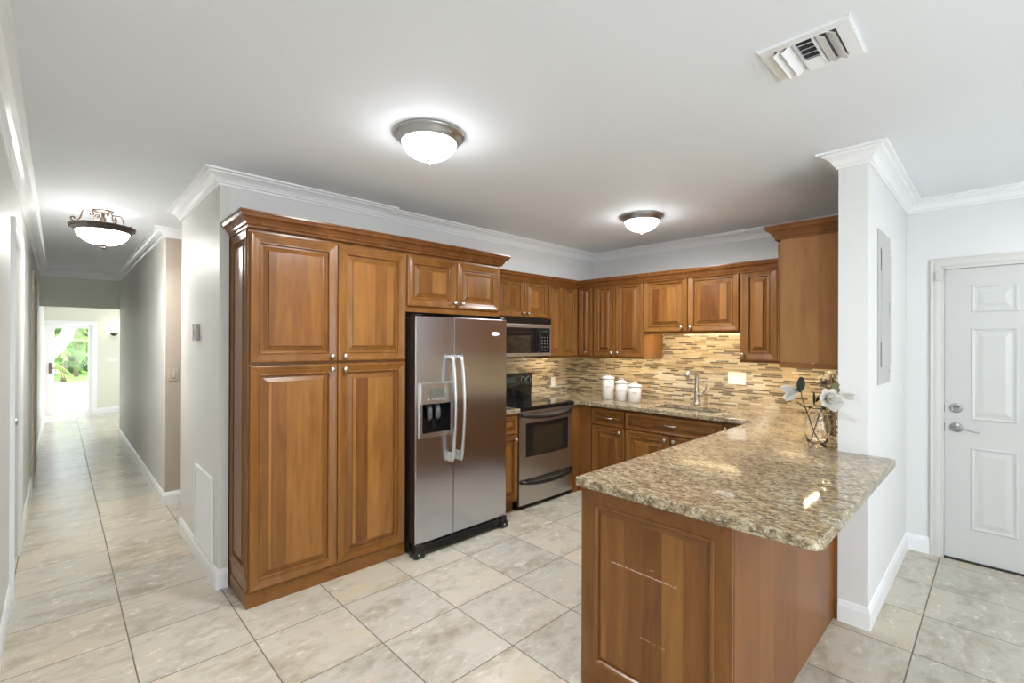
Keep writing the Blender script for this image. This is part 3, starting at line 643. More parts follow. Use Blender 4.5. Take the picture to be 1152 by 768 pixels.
for i in range(13):
    t = i/12; pts.append((fx-.004, fy-.055-.035*math.sin(t*PI*.62), 1.018+.115*t**.9))
b.tube(pts, [.011]*6+[.0095]*4+[.0075]*3, 10); b.build('lever', M['nickel'], r)

# ------------------------------------------------------------------ refrigerator
RX0, RX1, RYF = 1.787, 2.652, 2.822; RT, RB = 1.690, .095
r = thing('refrigerator', 'stainless side-by-side refrigerator with ice and water dispenser', 'refrigerator', (2.22, 3.2, 0))
b = MB(); b.box(RX0, RX1, RYF+.075, 3.62, .03, RT-.012, 0, .006); b.build('cabinet_shell', M['black'], r)
sp = 2.118
def fdoor(name, x0, x1, hole=None):
    d = MB(); zs = [(RB, RT)]
    def slab(a0, a1, z0, z1):
        d.box(a0, a1, RYF, RYF+.066, z0, z1, 0, 0)
    if hole:
        hx0, hx1, hz0, hz1 = hole; slab(x0, hx0, RB, RT); slab(hx1, x1, RB, RT); slab(hx0, hx1, RB, hz0); slab(hx0, hx1, hz1, RT)
    else: d.box(x0, x1, RYF, RYF+.066, RB, RT, 0, .002)
    o = d.build(name, M['steel'], r); return o
DH = (1.838, 2.078, .865, 1.068)
fl = fdoor('freezer_door', RX0, sp-.003, DH)
b = MB(); b.box(RX0-.0008, RX0+.010, RYF-.0012, RYF+.004, RB, RT, 0, .001); b.build('edge_trim', M['satin'], fl); b = MB(); b.box(RX0-.0012, RX0+.0002, RYF+.0045, RYF+.067, RB, RT); b.build('side_skin', M['black'], fl)
fr_ = fdoor('fridge_door', sp+.003, RX1)
b = MB(); b.box(sp-.0028, sp+.0028, RYF+.003, RYF+.074, RB, RT); b.build('door_gasket', M['black'], r)
# dispenser
dsp = MB(); QX0, QX1, QZ0, QZ1 = 1.815, 2.090, .832, 1.222
e = MB()
for (a, b_, c, d_) in ((QX0, DH[0], QZ0, QZ1), (DH[1], QX1, QZ0, QZ1), (DH[0], DH[1], QZ0, DH[2]), (DH[0], DH[1], DH[3], QZ1)): e.box(a, b_, RYF-.012, RYF+.002, c, d_)
raisedr = [(0, 0), (0, .012), (.006, .018), (.010, .018), (.0115, .0125)]
for (a, b_, c, d_) in ((QX0, QX1, DH[3], QZ1),): raised(e, MY(RYF), a, b_, c+.006, d_, [(0, .012), (.004, .019), (.008, .020), (.012, .020)], 0, 0, 0)
dd = e.build('dispenser_surround', M['satin'], fl)
e = MB(); e.box(DH[0], DH[1], RYF+.062, RYF+.070, DH[2], DH[3]); e.box(DH[0]-.001, DH[0]+.003, RYF-.0125, RYF+.066, DH[2], DH[3]); e.box(DH[1]-.003, DH[1]+.001, RYF-.0125, RYF+.066, DH[2], DH[3]); e.box(DH[0], DH[1], RYF-.0125, RYF+.066, DH[2]-.001, DH[2]+.004); e.box(DH[0], DH[1], RYF-.0125, RYF+.066, DH[3]-.004, DH[3]+.001)
e.build('dispenser_recess', M['blackglass'], fl)
e = MB()
for cx in (1.915, 1.985):
    e.tube([(cx, RYF+.03, DH[3]-.004), (cx+.004, RYF+.018, DH[3]-.05), (cx+.006, RYF+.022, DH[3]-.10), (cx+.006, RYF+.035, DH[3]-.12)], [.022, .020, .021, .012], 12)
e.build('dispenser_paddle', nmat('smoke_plastic', (.10, .10, .11), .2), fl)
e = MB(); e.box(1.893, 2.015, RYF-.0215, RYF-.0195, 1.122, 1.180); e.build('dispenser_display', nmat('display_lcd', (.13, .14, .11), .2), fl)
e = MB()
for i in range(5): e.lathe((1.885+i*.033, RYF-.0195, 1.098), [(0, 0), (.007, 0), (.006, .002), (0, .0022)], 10, 'Y', flip=-1)
e.build('dispenser_button', M['greyplastic'], fl)
def fhandle(parent, cx):
    e = MB(); pts = []; rr = []
    for i in range(25):
        t = i/24; z = 1.412-(1.412-.635)*t; bow = math.sin(PI*min(1, max(0, t)))**.6
        pts.append((cx+(.006 if cx > sp else .004)*bow, RYF-.036-.038*bow, z)); rr.append(.0125)
    e.tube(pts, rr, 14, flat=1.0)
    e.box(cx-.009, cx+.009, RYF-.038, RYF+.001, 1.392, 1.412, 0, .004); e.box(cx-.012, cx+.012, RYF-.046, RYF+.001, .635, .700, 0, .004)
    e.build('door_handle', M['satin'], parent)
fhandle(fl, sp-.040); fhandle(fr_, sp+.040)
e = MB(); e.lathe((0, 0, 0), [(0, 0), (1, 0), (.92, .1), (.85, .11), (0, .11)], 28, 'Y', flip=-1); e.v = [(2.532+x*.043, RYF-.0006+y_*.02, 1.575+z*.017) for x, y_, z in e.v]; e.build('maker_badge', M['trim'], fr_)
b = MB(); b.box(RX0+.01, RX1-.006, RYF-.004, RYF+.05, .030, .082, 0, .006)
for i in range(6): b.box(RX0+.05, RX1-.12, RYF-.008, RYF-.002, .034+i*.008, .037+i*.008)
b.build('base_grille', M['black'], r)
for (a, c) in ((RX0-.014, RX0+.075), (RX1-.070, RX1+.004)):
    b = MB(); b.box(a, c, RYF-.030, RYF+.06, .0, .060, 0, .018); b.lathe((a+.03, RYF-.030, .032), [(0, 0), (.008, 0), (.007, .003), (0, .003)], 12, 'Y', flip=-1, mi=1); b.box(a+.008, c-.010, RYF-.018, RYF+.04, .055, .092, 0, .006); b.build('foot', [M['black'], M['nickel']], r)
b = MB(); b.box(RX0+.01, RX0+.06, RYF+.005, RYF+.10, RT, RT+.016, 0, .004); b.build('hinge_cover', M['black'], r); b = MB(); b.box(RX1-.06, RX1-.01, RYF+.005, RYF+.10, RT, RT+.016, 0, .004); b.build('hinge_cover', M['black'], r)

# ------------------------------------------------------------------ range
r = thing('range', 'stainless freestanding electric range with black glass top', 'range', (3.335, 3.25, 0)); RY = 2.985
b = MB(); b.box(SX0, SX1, RY+.01, 3.60, .03, .889); b.build('range_body', M['black'], r)
b = MB(); b.box(SX0-.002, SX1+.002, RY-.028, 3.54, .890, .928, 0, .009); b.build('cooktop', M['blackglass'], r)
ringm = nmat('burner_mark', (.05, .05, .05), .15)
for (cx, cy, rr) in ((3.14, 3.10, .095), (3.52, 3.11, .075), (3.14, 3.36, .075), (3.52, 3.36, .095)):
    e = MB(); e.lathe((cx, cy, .9281), [(rr-.002, 0), (rr, 0), (rr, .0003), (rr-.002, .0003)], 40, cap=False); e.build('burner_ring', ringm, r)
def curved_front(mb, x0, x1, z0, z1, bow, y0, thick=.04, bowz=0, n=16, mi=0):
    vs = []; fs = []
    for i in range(n+1):
        t = i/n; x = x0+(x1-x0)*t; s = 1-(2*t-1)**2; yy = y0-bow*s
        for (y_, z_) in ((yy, z0+bowz*-s), (yy, z1+bowz*-s), (y0+thick, z1+bowz*-s), (y0+thick, z0+bowz*-s)): vs.append((x, y_, z_))
    for i in range(n):
        for j in range(4): k = (j+1) % 4; fs.append((i*4+j, i*4+k, (i+1)*4+k, (i+1)*4+j))
    fs.append((0, 1, 2, 3)); fs.append(tuple(n*4+j for j in range(4))); mb.add(vs, fs, mi)
b = MB(); curved_front(b, SX0+.006, SX1-.006, .272, .860, .012, RY-.008, .030); od = b.build('oven_door', M['steel2'], r)
b = MB(); curved_front(b, SX0+.085, SX1-.080, .470, .775, .010, RY-.0125, .01); b.build('oven_window', M['black'], od)
b = MB(); curved_front(b, SX0+.115, SX1-.110, .490, .752, .009, RY-.0140, .01); b.build('window_glass', nmat('oven_glass', (.035, .028, .018), .08), od)
b = MB(); curved_front(b, SX0+.006, SX1-.006, .866, .889, .012, RY-.010, .03); b.build('vent_trim', M['steel2'], r)
def rhandle(parent, z, mat, rad=.017):
    e = MB(); pts = []
    for i in range(21):
        t = i/20; s = 1-(2*t-1)**2; pts.append((SX0+.018+(SX1-SX0-.036)*t, RY-.012-.052*s**.45, z-.030*s+.015))
    e.tube(pts, rad, 12); return e.build('door_handle', mat, parent)
rhandle(od, .838, M['black'], .015)
b = MB(); curved_front(b, SX0+.03, SX1-.03, .836, .852, .050, RY-.012, .015, .025); b.build('handle_trim', M['satin'], od)
b = MB(); curved_front(b, SX0+.006, SX1-.006, .045, .262, .012, RY-.008, .030); dr = b.build('storage_drawer', M['steel2'], r)
rhandle(dr, .240, M['black'], .016)
b = MB(); b.box(SX0+.004, SX0+.0115, RY-.0095, RY+.02, .045, .885); b.build('edge_trim', M['satin'], r)
b = MB(); b.box(SX0+.02, SX1-.02, RY+.03, 3.5, 0, .0295); b.build('toe_base', M['black'], r)
bgd = MB()
for k, (za, zb, ya, yb) in enumerate(((.929, 1.055, 3.520, 3.510), (1.055, 1.175, 3.500, 3.515))):
    vs = [(SX0+.015, ya, za), (SX1-.035, ya, za), (SX1-.035, yb, zb), (SX0+.015, yb, zb), (SX0+.015, 3.60, za), (SX1-.035, 3.60, za), (SX1-.035, 3.60, zb), (SX0+.015, 3.60, zb)]
    bgd.add(vs, [(0, 1, 2, 3), (4, 7, 6, 5), (0, 4, 5, 1), (3, 2, 6, 7), (0, 3, 7, 4), (1, 5, 6, 2)])
bgd.box(SX0+.012, SX1-.032, 3.488, 3.60, 1.170, 1.186, 0, .006)
bg_ = bgd.build('backguard', M['blackglass'], r)
for cx in (3.07, 3.14, 3.545, 3.625):
    e = MB(); e.lathe((cx, 3.507, 1.115), [(0, 0), (.026, 0), (.025, .006), (.019, .008), (.018, .026), (0, .027)], 20, 'Y', flip=-1); e.box(cx-.003, cx+.003, 3.474, 3.482, 1.098, 1.132, 1)
    e.build('control_knob', [M['black'], M['satin']], bg_)
    e = MB(); e.lathe((cx, 3.5055, 1.115), [(.030, 0), (.034, 0), (.034, .0012), (.030, .0012)], 24, 'Y', flip=-1, cap=False); e.build('dial_ring', M['greyplastic'], bg_)
e = MB(); e.box(3.24, 3.43, 3.500, 3.506, 1.085, 1.145); e.build('clock_display', nmat('clock_lcd', (.03, .05, .045), .1), bg_)
# ------------------------------------------------------------------ microwave
r = thing('microwave', 'over-the-range microwave with black glass front under the short cabinet', 'microwave', (3.32, 3.4, 1.36)); MYF = 3.245
b = MB(); b.box(X1+.003, X2-.003, MYF+.03, YB-.012, 1.368, 1.7505); b.build('microwave_body', M['black'], r)
b = MB(); b.box(X1+.003, X2-.003, MYF+.004, MYF+.03, 1.690, 1.7505)
for i in range(5): b.box(X1+.01, X2-.01, MYF-.002, MYF+.006, 1.694+i*.011, 1.699+i*.011)
b.build('vent_grille', M['black'], r)
b = MB()
for (a, b_, c, d_) in ((X1+.003, X2-.003, 1.372, 1.402), (X1+.003, X2-.003, 1.652, 1.688), (X1+.003, X1+.033, 1.402, 1.652), (X2-.022, X2-.003, 1.402, 1.652)): b.box(a, b_, MYF, MYF+.029, c, d_, 0, .003)
b.build('front_frame', M['steel2'], r)
b = MB(); b.box(X1+.034, X2-.19, MYF+.002, MYF+.028, 1.403, 1.651); b.build('microwave_door', M['blackglass'], r)
b = MB(); b.box(X2-.1885, X2-.0225, MYF+.002, MYF+.028, 1.403, 1.651)
cp = b.build('control_panel', M['blackglass'], r)
for i in range(5):
    for j in range(3): b = MB(); b.box(X2-.150+j*.040, X2-.136+j*.040, MYF+.0008, MYF+.0025, 1.428+i*.032, 1.433+i*.032); b.build('key', M['greyplastic'], cp)
b = MB(); b.box(X2-.15, X2-.06, MYF+.0005, MYF+.0025, 1.605, 1.632); b.build('display', nmat('mw_lcd', (.02, .045, .035), .1), cp)
b = MB(); pts = [(X2-.205, MYF+.004, 1.415), (X2-.207, MYF-.022, 1.435), (X2-.208, MYF-.028, 1.527), (X2-.207, MYF-.022, 1.62), (X2-.205, MYF+.004, 1.64)]; b.tube(pts, .008, 10); b.build('door_handle', M['black'], r)

# ------------------------------------------------------------------ worktop things
def canister(cx, cy, rad, h, label):
    r = thing('canister', label, 'canister', (cx, cy, .9213), 'white lidded canisters in front of the backsplash')
    b = MB(); b.lathe((cx, cy, .9215), [(0, 0), (rad-.004, 0), (rad, .004), (rad, h*.5), (rad, h-.002), (0, h-.002)], 32); b.build('jar', M['cream'], r)
    l = MB(); l.lathe((cx, cy, .9215+h), [(0, -.0018), (rad+.005, -.0018), (rad+.006, .004), (rad+.004, .010), (rad*.86, .016), (rad*.5, .024), (0, .028)], 32)
    lo = l.build('lid', M['trim'], r)
    t = MB(); pts = []
    for i in range(11):
        a = PI*i/10; pts.append((cx-.7203*.0-.020*math.cos(a)*.72, cy+.020*math.cos(a)*.69, .9215+h+.020+.026*math.sin(a)))
    t.tube(pts, .0042, 8); t.build('lid_handle', M['trim'], lo)
    # faint grey script on the camera side
    d = Vector((-cx, -cy, 0)).normalized(); rg = Vector((-d.y, d.x, 0)); s = MB(); zc = .9215+h*.62; n = 26; pts = []
    for i in range(n):
        a = (i/(n-1)-.5)*.72; q = d*math.cos(a)*(rad+.0006)+rg*math.sin(a)*(rad+.0006); pts.append((cx+q.x, cy+q.y, zc+.0065*math.sin(i*1.9)))
    s.tube(pts, .0011, 5); pts = [(p[0], p[1], zc-.016) for p in pts[7:19]]; s.tube(pts, .0007, 5)
    s.build('script_marking', M['script'], r)
M['cream'] = nmat('cream_ceramic', (.78, .73, .66), .25); M['script'] = nmat('grey_script', (.30, .28, .26), .5)
canister(4.135, 2.845, .063, .215, 'tallest white lidded canister, farthest left of the three, beside the backsplash')
canister(4.130, 2.680, .059, .180, 'middle-height white lidded canister standing between the tall and short ones')
canister(4.125, 2.525, .065, .155, 'shortest white lidded canister, the one nearest the sink')

def vase():
    vx, vy = 3.125, .730
    r = thing('glass_vase', 'clear glass vase on the peninsula holding crossed magnolia stems', 'vase', (vx, vy, .9215))
    b = MB(); pr = [(0, 0), (.040, 0), (.043, .004), (.044, .012), (.050, .028), (.062, .075), (.066, .105), (.064, .135), (.054, .175), (.043, .200), (.040, .212), (.044, .222), (.0425, .2225), (.0380, .212), (.041, .200), (.052, .174), (.0615, .135), (.0635, .105), (.0595, .076), (.047, .032), (.036, .022), (0, .020)]
    b.lathe((vx, vy, .9217), pr, 40); b.build('vase_body', M['glass'], r)
vase()
def petal(mb, base, dirv, upv, L, W, cup, mi=0, n=7, curl=.0):
    """one petal/leaf with thickness: rows along length, cupped across"""
    d = Vector(dirv).normalized(); u = Vector(upv); u = (u-d*u.dot(d)).normalized(); sd = d.cross(u); rows = []; base = Vector(base)
    for side in (0, 1):
        for i in range(n+1):
            t = i/n; wv = W*math.sin(PI*min(.97, (t*.86+.06)))**.75; cz = cup*math.sin(t*PI*.5)*1.0-curl*t*t
            for k in (-1, -.5, 0, .5, 1):
                p = base+d*(L*t)+sd*(wv*k*.5)+u*(cz+cup*.6*k*k*(1 if t > .1 else 0)*.6-side*.0012); rows.append(p)
    fs = []; R = 5; N = (n+1)*R
    for s_ in (0, 1):
        for i in range(n):
            for k in range(4):
                a = s_*N+i*R+k; fs.append((a, a+1, a+R+1, a+R))
    mb.add(rows, fs, mi, True)
M['petal'] = nmat('white_petal', (.74, .73, .70), .55); M['stem'] = nmat('brown_stem', (.10, .075, .05), .6); M['leafd'] = nmat('dark_green_leaf', (.03, .04, .026), .65, spec=.25); M['leafo'] = nmat('olive_leaf', (.115, .095, .022), .5); M['stamen'] = nmat('stamen', (.30, .16, .06), .6)
t_ = M['petal'].node_tree; tr_ = t_.nodes.new('ShaderNodeBsdfTranslucent'); tr_.inputs[0].default_value = (.86, .84, .78, 1); mx_ = t_.nodes.new('ShaderNodeMixShader'); mx_.inputs[0].default_value = .5
t_.links.new(t_.nodes['Principled BSDF'].outputs[0], mx_.inputs[1]); t_.links.new(tr_.outputs[0], mx_.inputs[2]); t_.links.new(mx_.outputs[0], t_.nodes['Material Output'].inputs[0])
def P(u, v, dep):
    q = fw*dep + r2*((u-576)/530*dep) - u2*((v-384)/530*dep); return Vector((q.x, q.y, H+q.z))
def bloom(mb, c, face, R, n=7, mi=0, cup=.02, seed=0):
    rnd = random.Random(seed); f = Vector(face).normalized(); a = f.orthogonal().normalized(); b = f.cross(a)
    for ring, (cnt, tilt, sc) in enumerate(((n, .30, 1.0), (max(3, n-3), .75, .72))):
        for i in range(cnt):
            q = 2*PI*(i+.4*ring)/cnt+rnd.uniform(-.15, .15); d = (a*math.cos(q)+b*math.sin(q)); dirv = d*math.cos(tilt)+f*math.sin(tilt)*1.0
            petal(mb, c+f*.004*ring, dirv, f, R*sc*rnd.uniform(.9, 1.08), R*sc*.78, cup, mi)
toc = -fw
# stem one: lower right foot of vase up to the left leaves
def stem_thing(label, pts, loc):
    r = thing('magnolia_stem', label, 'flower', loc, 'magnolia stems in the clear vase')
    s = MB(); s.tube(pts, [.0032]*len(pts), 8); s.build('stem', M['stem'], r); return r
D = 2.72
p0 = P(922, 499, D); r = stem_thing('magnolia stem leaning left with a dark upright leaf and half-open white blooms', [p0, P(914, 481, D), P(906, 458, D-.01), P(902, 447, D-.02), P(900.5, 428, D-.02)], tuple(p0))
b = MB(); petal(b, P(900, 441, D-.02), (0, 0, 1), toc, .088, .050, .008, n=8); b.build('dark_leaf', M['leafd'], r)
b = MB(); petal(b, P(896, 450, D), P(908, 459, D-.03)-P(896, 450, D), (0, 0, 1), .065, .055, -.004, n=8); petal(b, P(895, 453, D+.01), P(911, 452, D-.05)-P(895, 453, D), (0, .1, 1), .07, .05, -.006, n=8); b.build('olive_leaf', M['leafo'], r)
b = MB(); c = P(897, 438.5, D)
for (du, dv, L_, W_) in ((-20, -3, .105, .040), (-19, -1, .100, .045), (-17, 9, .100, .045), (-16, 12, .095, .042), (-14, 11, .085, .050)): petal(b, c, P(897+du, 438+dv, D)-c, toc, L_, W_, .012, n=8)
b.build('flower', M['petal'], r)
b = MB(); b.tube([P(901, 441, D-.01), P(895, 437, D)], [.004, .006], 8); b.build('twig', M['stem'], r)
p0 = P(911, 499, D+.01); r = stem_thing('magnolia stem leaning right with a wide open white flower and a bud', [p0, P(917, 480, D), P(921.5, 466, D-.03), P(925, 457, D-.10), P(928, 450, D-.20)], tuple(p0))
b = MB(); fc = P(930, 448.5, D-.24); bloom(b, fc, toc*.9+Vector((0, 0, .15)), .066, 7, 0, .012, 3)
for (du, dv) in ((10, 8), (13, 4), (6, 11)): petal(b, fc, P(930+du, 448+dv, D-.27)-fc, toc, .078, .056, .010)
b.build('flower', M['petal'], r)
b = MB(); b.lathe(tuple(fc-fw*.012), [(0, -.008), (.006, -.006), (.008, 0), (.005, .007), (0, .010)], 12, 'Y'); b.build('stamen', M['stamen'], r)
b = MB(); petal(b, P(925, 456, D-.12), P(945, 455, D-.12)-P(925, 456, D), (0, 0, 1), .085, .050, -.012); petal(b, P(928, 456, D-.12), P(940, 462, D-.12)-P(928, 456, D), toc, .070, .045, .004); b.build('dark_leaf', M['leafd'], r)
b = MB(); petal(b, P(934, 437, D-.21), P(943, 431, D)-P(934, 437, D), toc, .050, .040, .006); petal(b, P(936, 434, D-.21), P(943, 440, D)-P(936, 434, D), toc, .046, .032, .006); b.build('olive_leaf', M['leafo'], r)
b = MB(); c = P(944, 444, D-.24)
for (du, dv) in ((14, 1), (13, -1), (14, 3)): petal(b, c, P(944+du, 445+dv, D-.27)-c, toc, .068, .026, .008)
b.build('bud', M['petal'], r)
b = MB(); b.tube([P(934, 446, D-.23), P(941, 442, D-.24), P(947, 445, D-.24)], [.003, .005, .006], 8); b.build('twig', M['stem'], r)
# brown mottled vase behind
def mott():
    m = nmat('mottled_vase', rough=.3); g = G(m); x, y, z = g.pos(); n = g.noise(g.xyz(x, y, z), 34, 3, .6, 1.5)
    g.L(g.ramp(n, [(.40, (.045, .03, .02)), (.50, (.16, .10, .06)), (.57, (.50, .38, .24)), (.66, (.08, .05, .03))]), g.b.inputs['Base Color']); return m
bx, by = 3.60, .735
r = thing('patterned_vase', 'dark mottled brown vase tucked behind the white column edge', 'vase', (bx, by, .9215))
b = MB(); b.lathe((bx, by, .9217), [(0, 0), (.040, 0), (.044, .006), (.060, .05), (.071, .10), (.073, .14), (.062, .185), (.045, .215), (.040, .235), (.046, .245), (.040, .243), (.034, .23), (.040, .20), (0, .19)], 32); b.build('vase_body', mott(), r)
r = thing('white_bouquet', 'cluster of white flowers standing in the mottled brown vase', 'flower', (bx, by, 1.12))
b = MB(); D2 = 2.95
for k, (u, v, R_) in enumerate(((926, 431, .050), (934, 427, .055), (938.5, 432, .05), (930, 436, .04), (922, 434, .035), (944, 430, .05))): bloom(b, P(u, v, D2+.05*(k % 2)), toc+Vector((0, 0, .8)), R_, 6, 0, .012, 10+k)
b.build('flower', M['petal'], r)
b = MB()
for (u, v) in ((926, 433), (934, 430), (938, 434), (944, 432)): b.tube([Vector((bx, by, 1.10)), P(u, v+16, D2+.05), P(u, v+2, D2+.04)], .003, 6)
b.build('stem', M['stem'], r)
b = MB(); petal(b, P(916, 455, D2), P(915.5, 440, D2)-P(916, 455, D2), toc, .080, .016, .002); petal(b, P(918, 452, D2), P(922, 444, D2)-P(918, 452, D2), toc, .05, .02, .004); b.tube([P(916, 454, D2), P(925, 463, D2), Vector((bx, by, 1.12))], .0025, 6); b.build('dark_leaf', M['leafd'], r)

# ------------------------------------------------------------------ plates, outlets, thermostat, grilles
def plate(name, label, cat, mp, u0, u1, z0, z1, mat, kind='outlet', gang=1, group=None):
    r = thing(name, label, cat, mp((u0+u1)/2, (z0+z1)/2, 0), group)
    b = MB(); raised(b, mp, u0, u1, z0, z1, [(0, 0.0004), (0, .003), (.004, .006), (.006, .006)], 0, 0, 0); b.build('cover_plate', mat, r)
    for k in range(gang):
        cu = u0+(u1-u0)*(k+.5)/gang
        b = MB()
        if kind[k] == 'o':
            raised(b, mp, cu-.017, cu+.017, (z0+z1)/2-.034, (z0+z1)/2+.034, [(0, .0055), (0, .0075), (.003, .0085)], 0, 0, 0); b.build('receptacle', mat, r)
        else:
            raised(b, mp, cu-.016, cu+.016, (z0+z1)/2-.032, (z0+z1)/2+.032, [(0, .0055), (0, .008), (.004, .0105)], 0, 0, 0); b.build('rocker', mat, r)
plate('wall_outlet', 'wide off-white double outlet and switch plate on the mosaic right of the faucet', 'outlet', MX(XK-.011), 1.632, 1.792, 1.122, 1.238, M['plastic'], 'os', 2)
plate('wall_outlet', 'single white outlet on the mosaic backsplash right of the range', 'outlet', MY(YB-.0105), 4.150, 4.222, .992, 1.102, M['plastic'], 'o')
plate('light_switch', 'white painted switch plate on the wall below the electrical panel', 'switch', MY(YC1), 4.205, 4.275, 1.14, 1.255, M['wall'], 's')
plate('light_switch', 'beige switch plate on the tan wall of the side passage', 'switch', MY(5.338), .735, .812, 1.14, 1.26, M['tan'], 's')
plate('wall_outlet', 'small white outlet low on the hallway wall', 'outlet', MX(.706), 7.86, 7.935, .20, .315, M['plastic'], 'o')
plate('light_switch', 'wide white switch plate on the end wall beneath the glowing sconce', 'switch', MY(13.0), .735, .92, 1.07, 1.14, M['plastic'], 'ss', 2)
r = thing('thermostat', 'small grey and white thermostat on the hallway wall near the pantry', 'thermostat', (.706, 3.90, 1.57))
b = MB(); b.box(.682, .7058, 3.85, 3.955, 1.515, 1.63, 0, .005); b.build('thermostat_body', M['greyplastic'], r)
b = MB(); b.box(.676, .6818, 3.925, 3.957, 1.512, 1.632, 0, .002); b.build('side_trim', M['plastic'], r)
b = MB(); b.box(.6805, .6825, 3.865, 3.915, 1.585, 1.615); b.build('display', M['satin'], r)
# return air grille on hall wall
r = thing('return_air_grille', 'white louvred return air grille low on the hall wall by the pantry', 'air vent', (.706, 3.69, .13))
b = MB(); y0, y1, z0, z1 = 3.43, 3.945, .118, .648
for (a, c, d_, e_) in ((y0, y1, z0, z0+.03), (y0, y1, z1-.03, z1), (y0, y0+.03, z0+.03, z1-.03), (y1-.03, y1, z0+.03, z1-.03)): b.box(.692, .7055, a, c, d_, e_)
b.build('grille_frame', M['trim'], r)
b = MB(); b.box(.7030, .7055, y0+.03, y1-.03, z0+.03, z1-.03); b.build('backing', M['greyplastic'], r)
b = MB(); n = 26
for i in range(n):
    z = z0+.032+(z1-z0-.066)*i/(n-1)
    b.add([(.694, y0+.03, z-.006), (.694, y1-.03, z-.006), (.7025, y1-.03, z+.008), (.7025, y0+.03, z+.008), (.694, y0+.03, z-.004), (.694, y1-.03, z-.004), (.7025, y1-.03, z+.010), (.7025, y0+.03, z+.010)], [(0, 1, 2, 3), (4, 7, 6, 5), (0, 4, 5, 1), (3, 2, 6, 7), (0, 3, 7, 4), (1, 5, 6, 2)])
b.build('louvres', M['trim'], r)
# electrical panel
M['panelpaint'] = nmat('panel_paint', (.48, .48, .465), .35)
r = thing('electrical_panel', 'tall flush painted electrical panel cover on the wall right of the column', 'electrical panel', (3.545, YC1, 1.27))
mp2 = MY(YC1)
b = MB(); raised(b, mp2, 3.343, 3.745, 1.272, 2.163, [(0, .0004), (0, .005), (.003, .007), (.010, .007)], 0, 0, 0); b.build('panel_cover', M['panelpaint'], r)
b = MB(); raised(b, mp2, 3.425, 3.735, 1.375, 2.05, [(0, .0069), (0, .010), (.003, .012), (.006, .012)], 0, 0, 0); b.build('panel_door', M['panelpaint'], r)
b = MB(); b.box(3.408, 3.418, YC1-.0085, YC1-.0068, 1.372, 1.52); b.box(3.408, 3.418, YC1-.0085, YC1-.0068, 1.93, 2.06); b.build('door_gap', M['dark'], r)
b = MB(); b.box(3.660, 3.690, YC1-.018, YC1-.0118, 1.68, 1.76, 0, .003); b.build('latch', M['nickel_dark'], r)
for (u, z) in ((3.365, 1.34), (3.722, 1.34), (3.365, 1.70), (3.722, 1.70), (3.365, 2.08), (3.722, 2.08)):
    b = MB(); b.lathe((u, YC1-.0068, z), [(0, 0), (.009, 0), (.007, .003), (0, .004)], 12, 'Y', flip=-1); b.build('screw', M['nickel'], r)
# door alarm sensor
b = MB(); b.box(XD-.030, XD-.0185, .290, .326, 1.955, 2.022, 0, .003); o = b.build('door_sensor', M['doorpaint']); tag(o, 'small white alarm sensor on the front door casing', 'sensor')
# ceiling register
r = thing('ceiling_vent', 'white three-way ceiling air register with tilted slats', 'air vent', (1.92, .466, ZC))
vx0, vx1, vy0, vy1 = 1.785, 2.048, .335, .600
b = MB(); mpz = lambda u, z, n: (u, z, ZC-n)
ix0, ix1, iy0, iy1 = vx0+.032, vx1-.032, vy0+.040, vy1-.040
for (a, c, d_, e_) in ((vx0, vx1, vy0, iy0), (vx0, vx1, iy1, vy1), (vx0, ix0, iy0, iy1), (ix1, vx1, iy0, iy1)): b.box(a, c, d_, e_, ZC-.010, ZC-.0003)
c1, c2 = iy0+(iy1-iy0)*.36, iy0+(iy1-iy0)*.66
for cc in (c1, c2): b.box(ix0, ix1, cc-.003, cc+.003, ZC-.014, ZC-.002)
b.box(vx0-.004, vx1+.004, vy0-.004, vy0, ZC-.006, ZC-.0003); b.box(vx0-.004, vx1+.004, vy1, vy1+.004, ZC-.006, ZC-.0003)
b.build('register_frame', M['trim'], r)
b = MB(); b.box(ix0, ix1, iy0, iy1, ZC-.0018, ZC-.0003); b.build('duct_opening', nmat('duct_grey', (.10, .10, .10), .7), r)
def slat(ax, c, a0, a1, tilt, wd=.026):
    s = MB(); cs, sn = math.cos(tilt)*wd/2, math.sin(tilt)*wd/2; zc = ZC-.013
    q = [(-cs, -sn), (cs, sn), (cs, sn-.0015), (-cs, -sn-.0015)]
    vs = [((a, c+p, zc+z) if ax == 'X' else (c+p, a, zc+z)) for a in (a0, a1) for p, z in q]
    s.add(vs, [(0, 1, 2, 3), (4, 7, 6, 5), (0, 4, 5, 1), (1, 5, 6, 2), (2, 6, 7, 3), (3, 7, 4, 0)]); s.build('slat', M['trim'], r)
for c_ in (iy0+.016, iy0+.046): slat('X', c_, ix0, ix1, .55, .034)
for c_ in (iy1-.014, iy1-.040): slat('X', c_, ix0, ix1, -.60, .036)
for i in range(6): slat('Y', ix0+.016+i*.0335, c1+.003, c2-.003, .5 if i < 4 else -.5, .028)

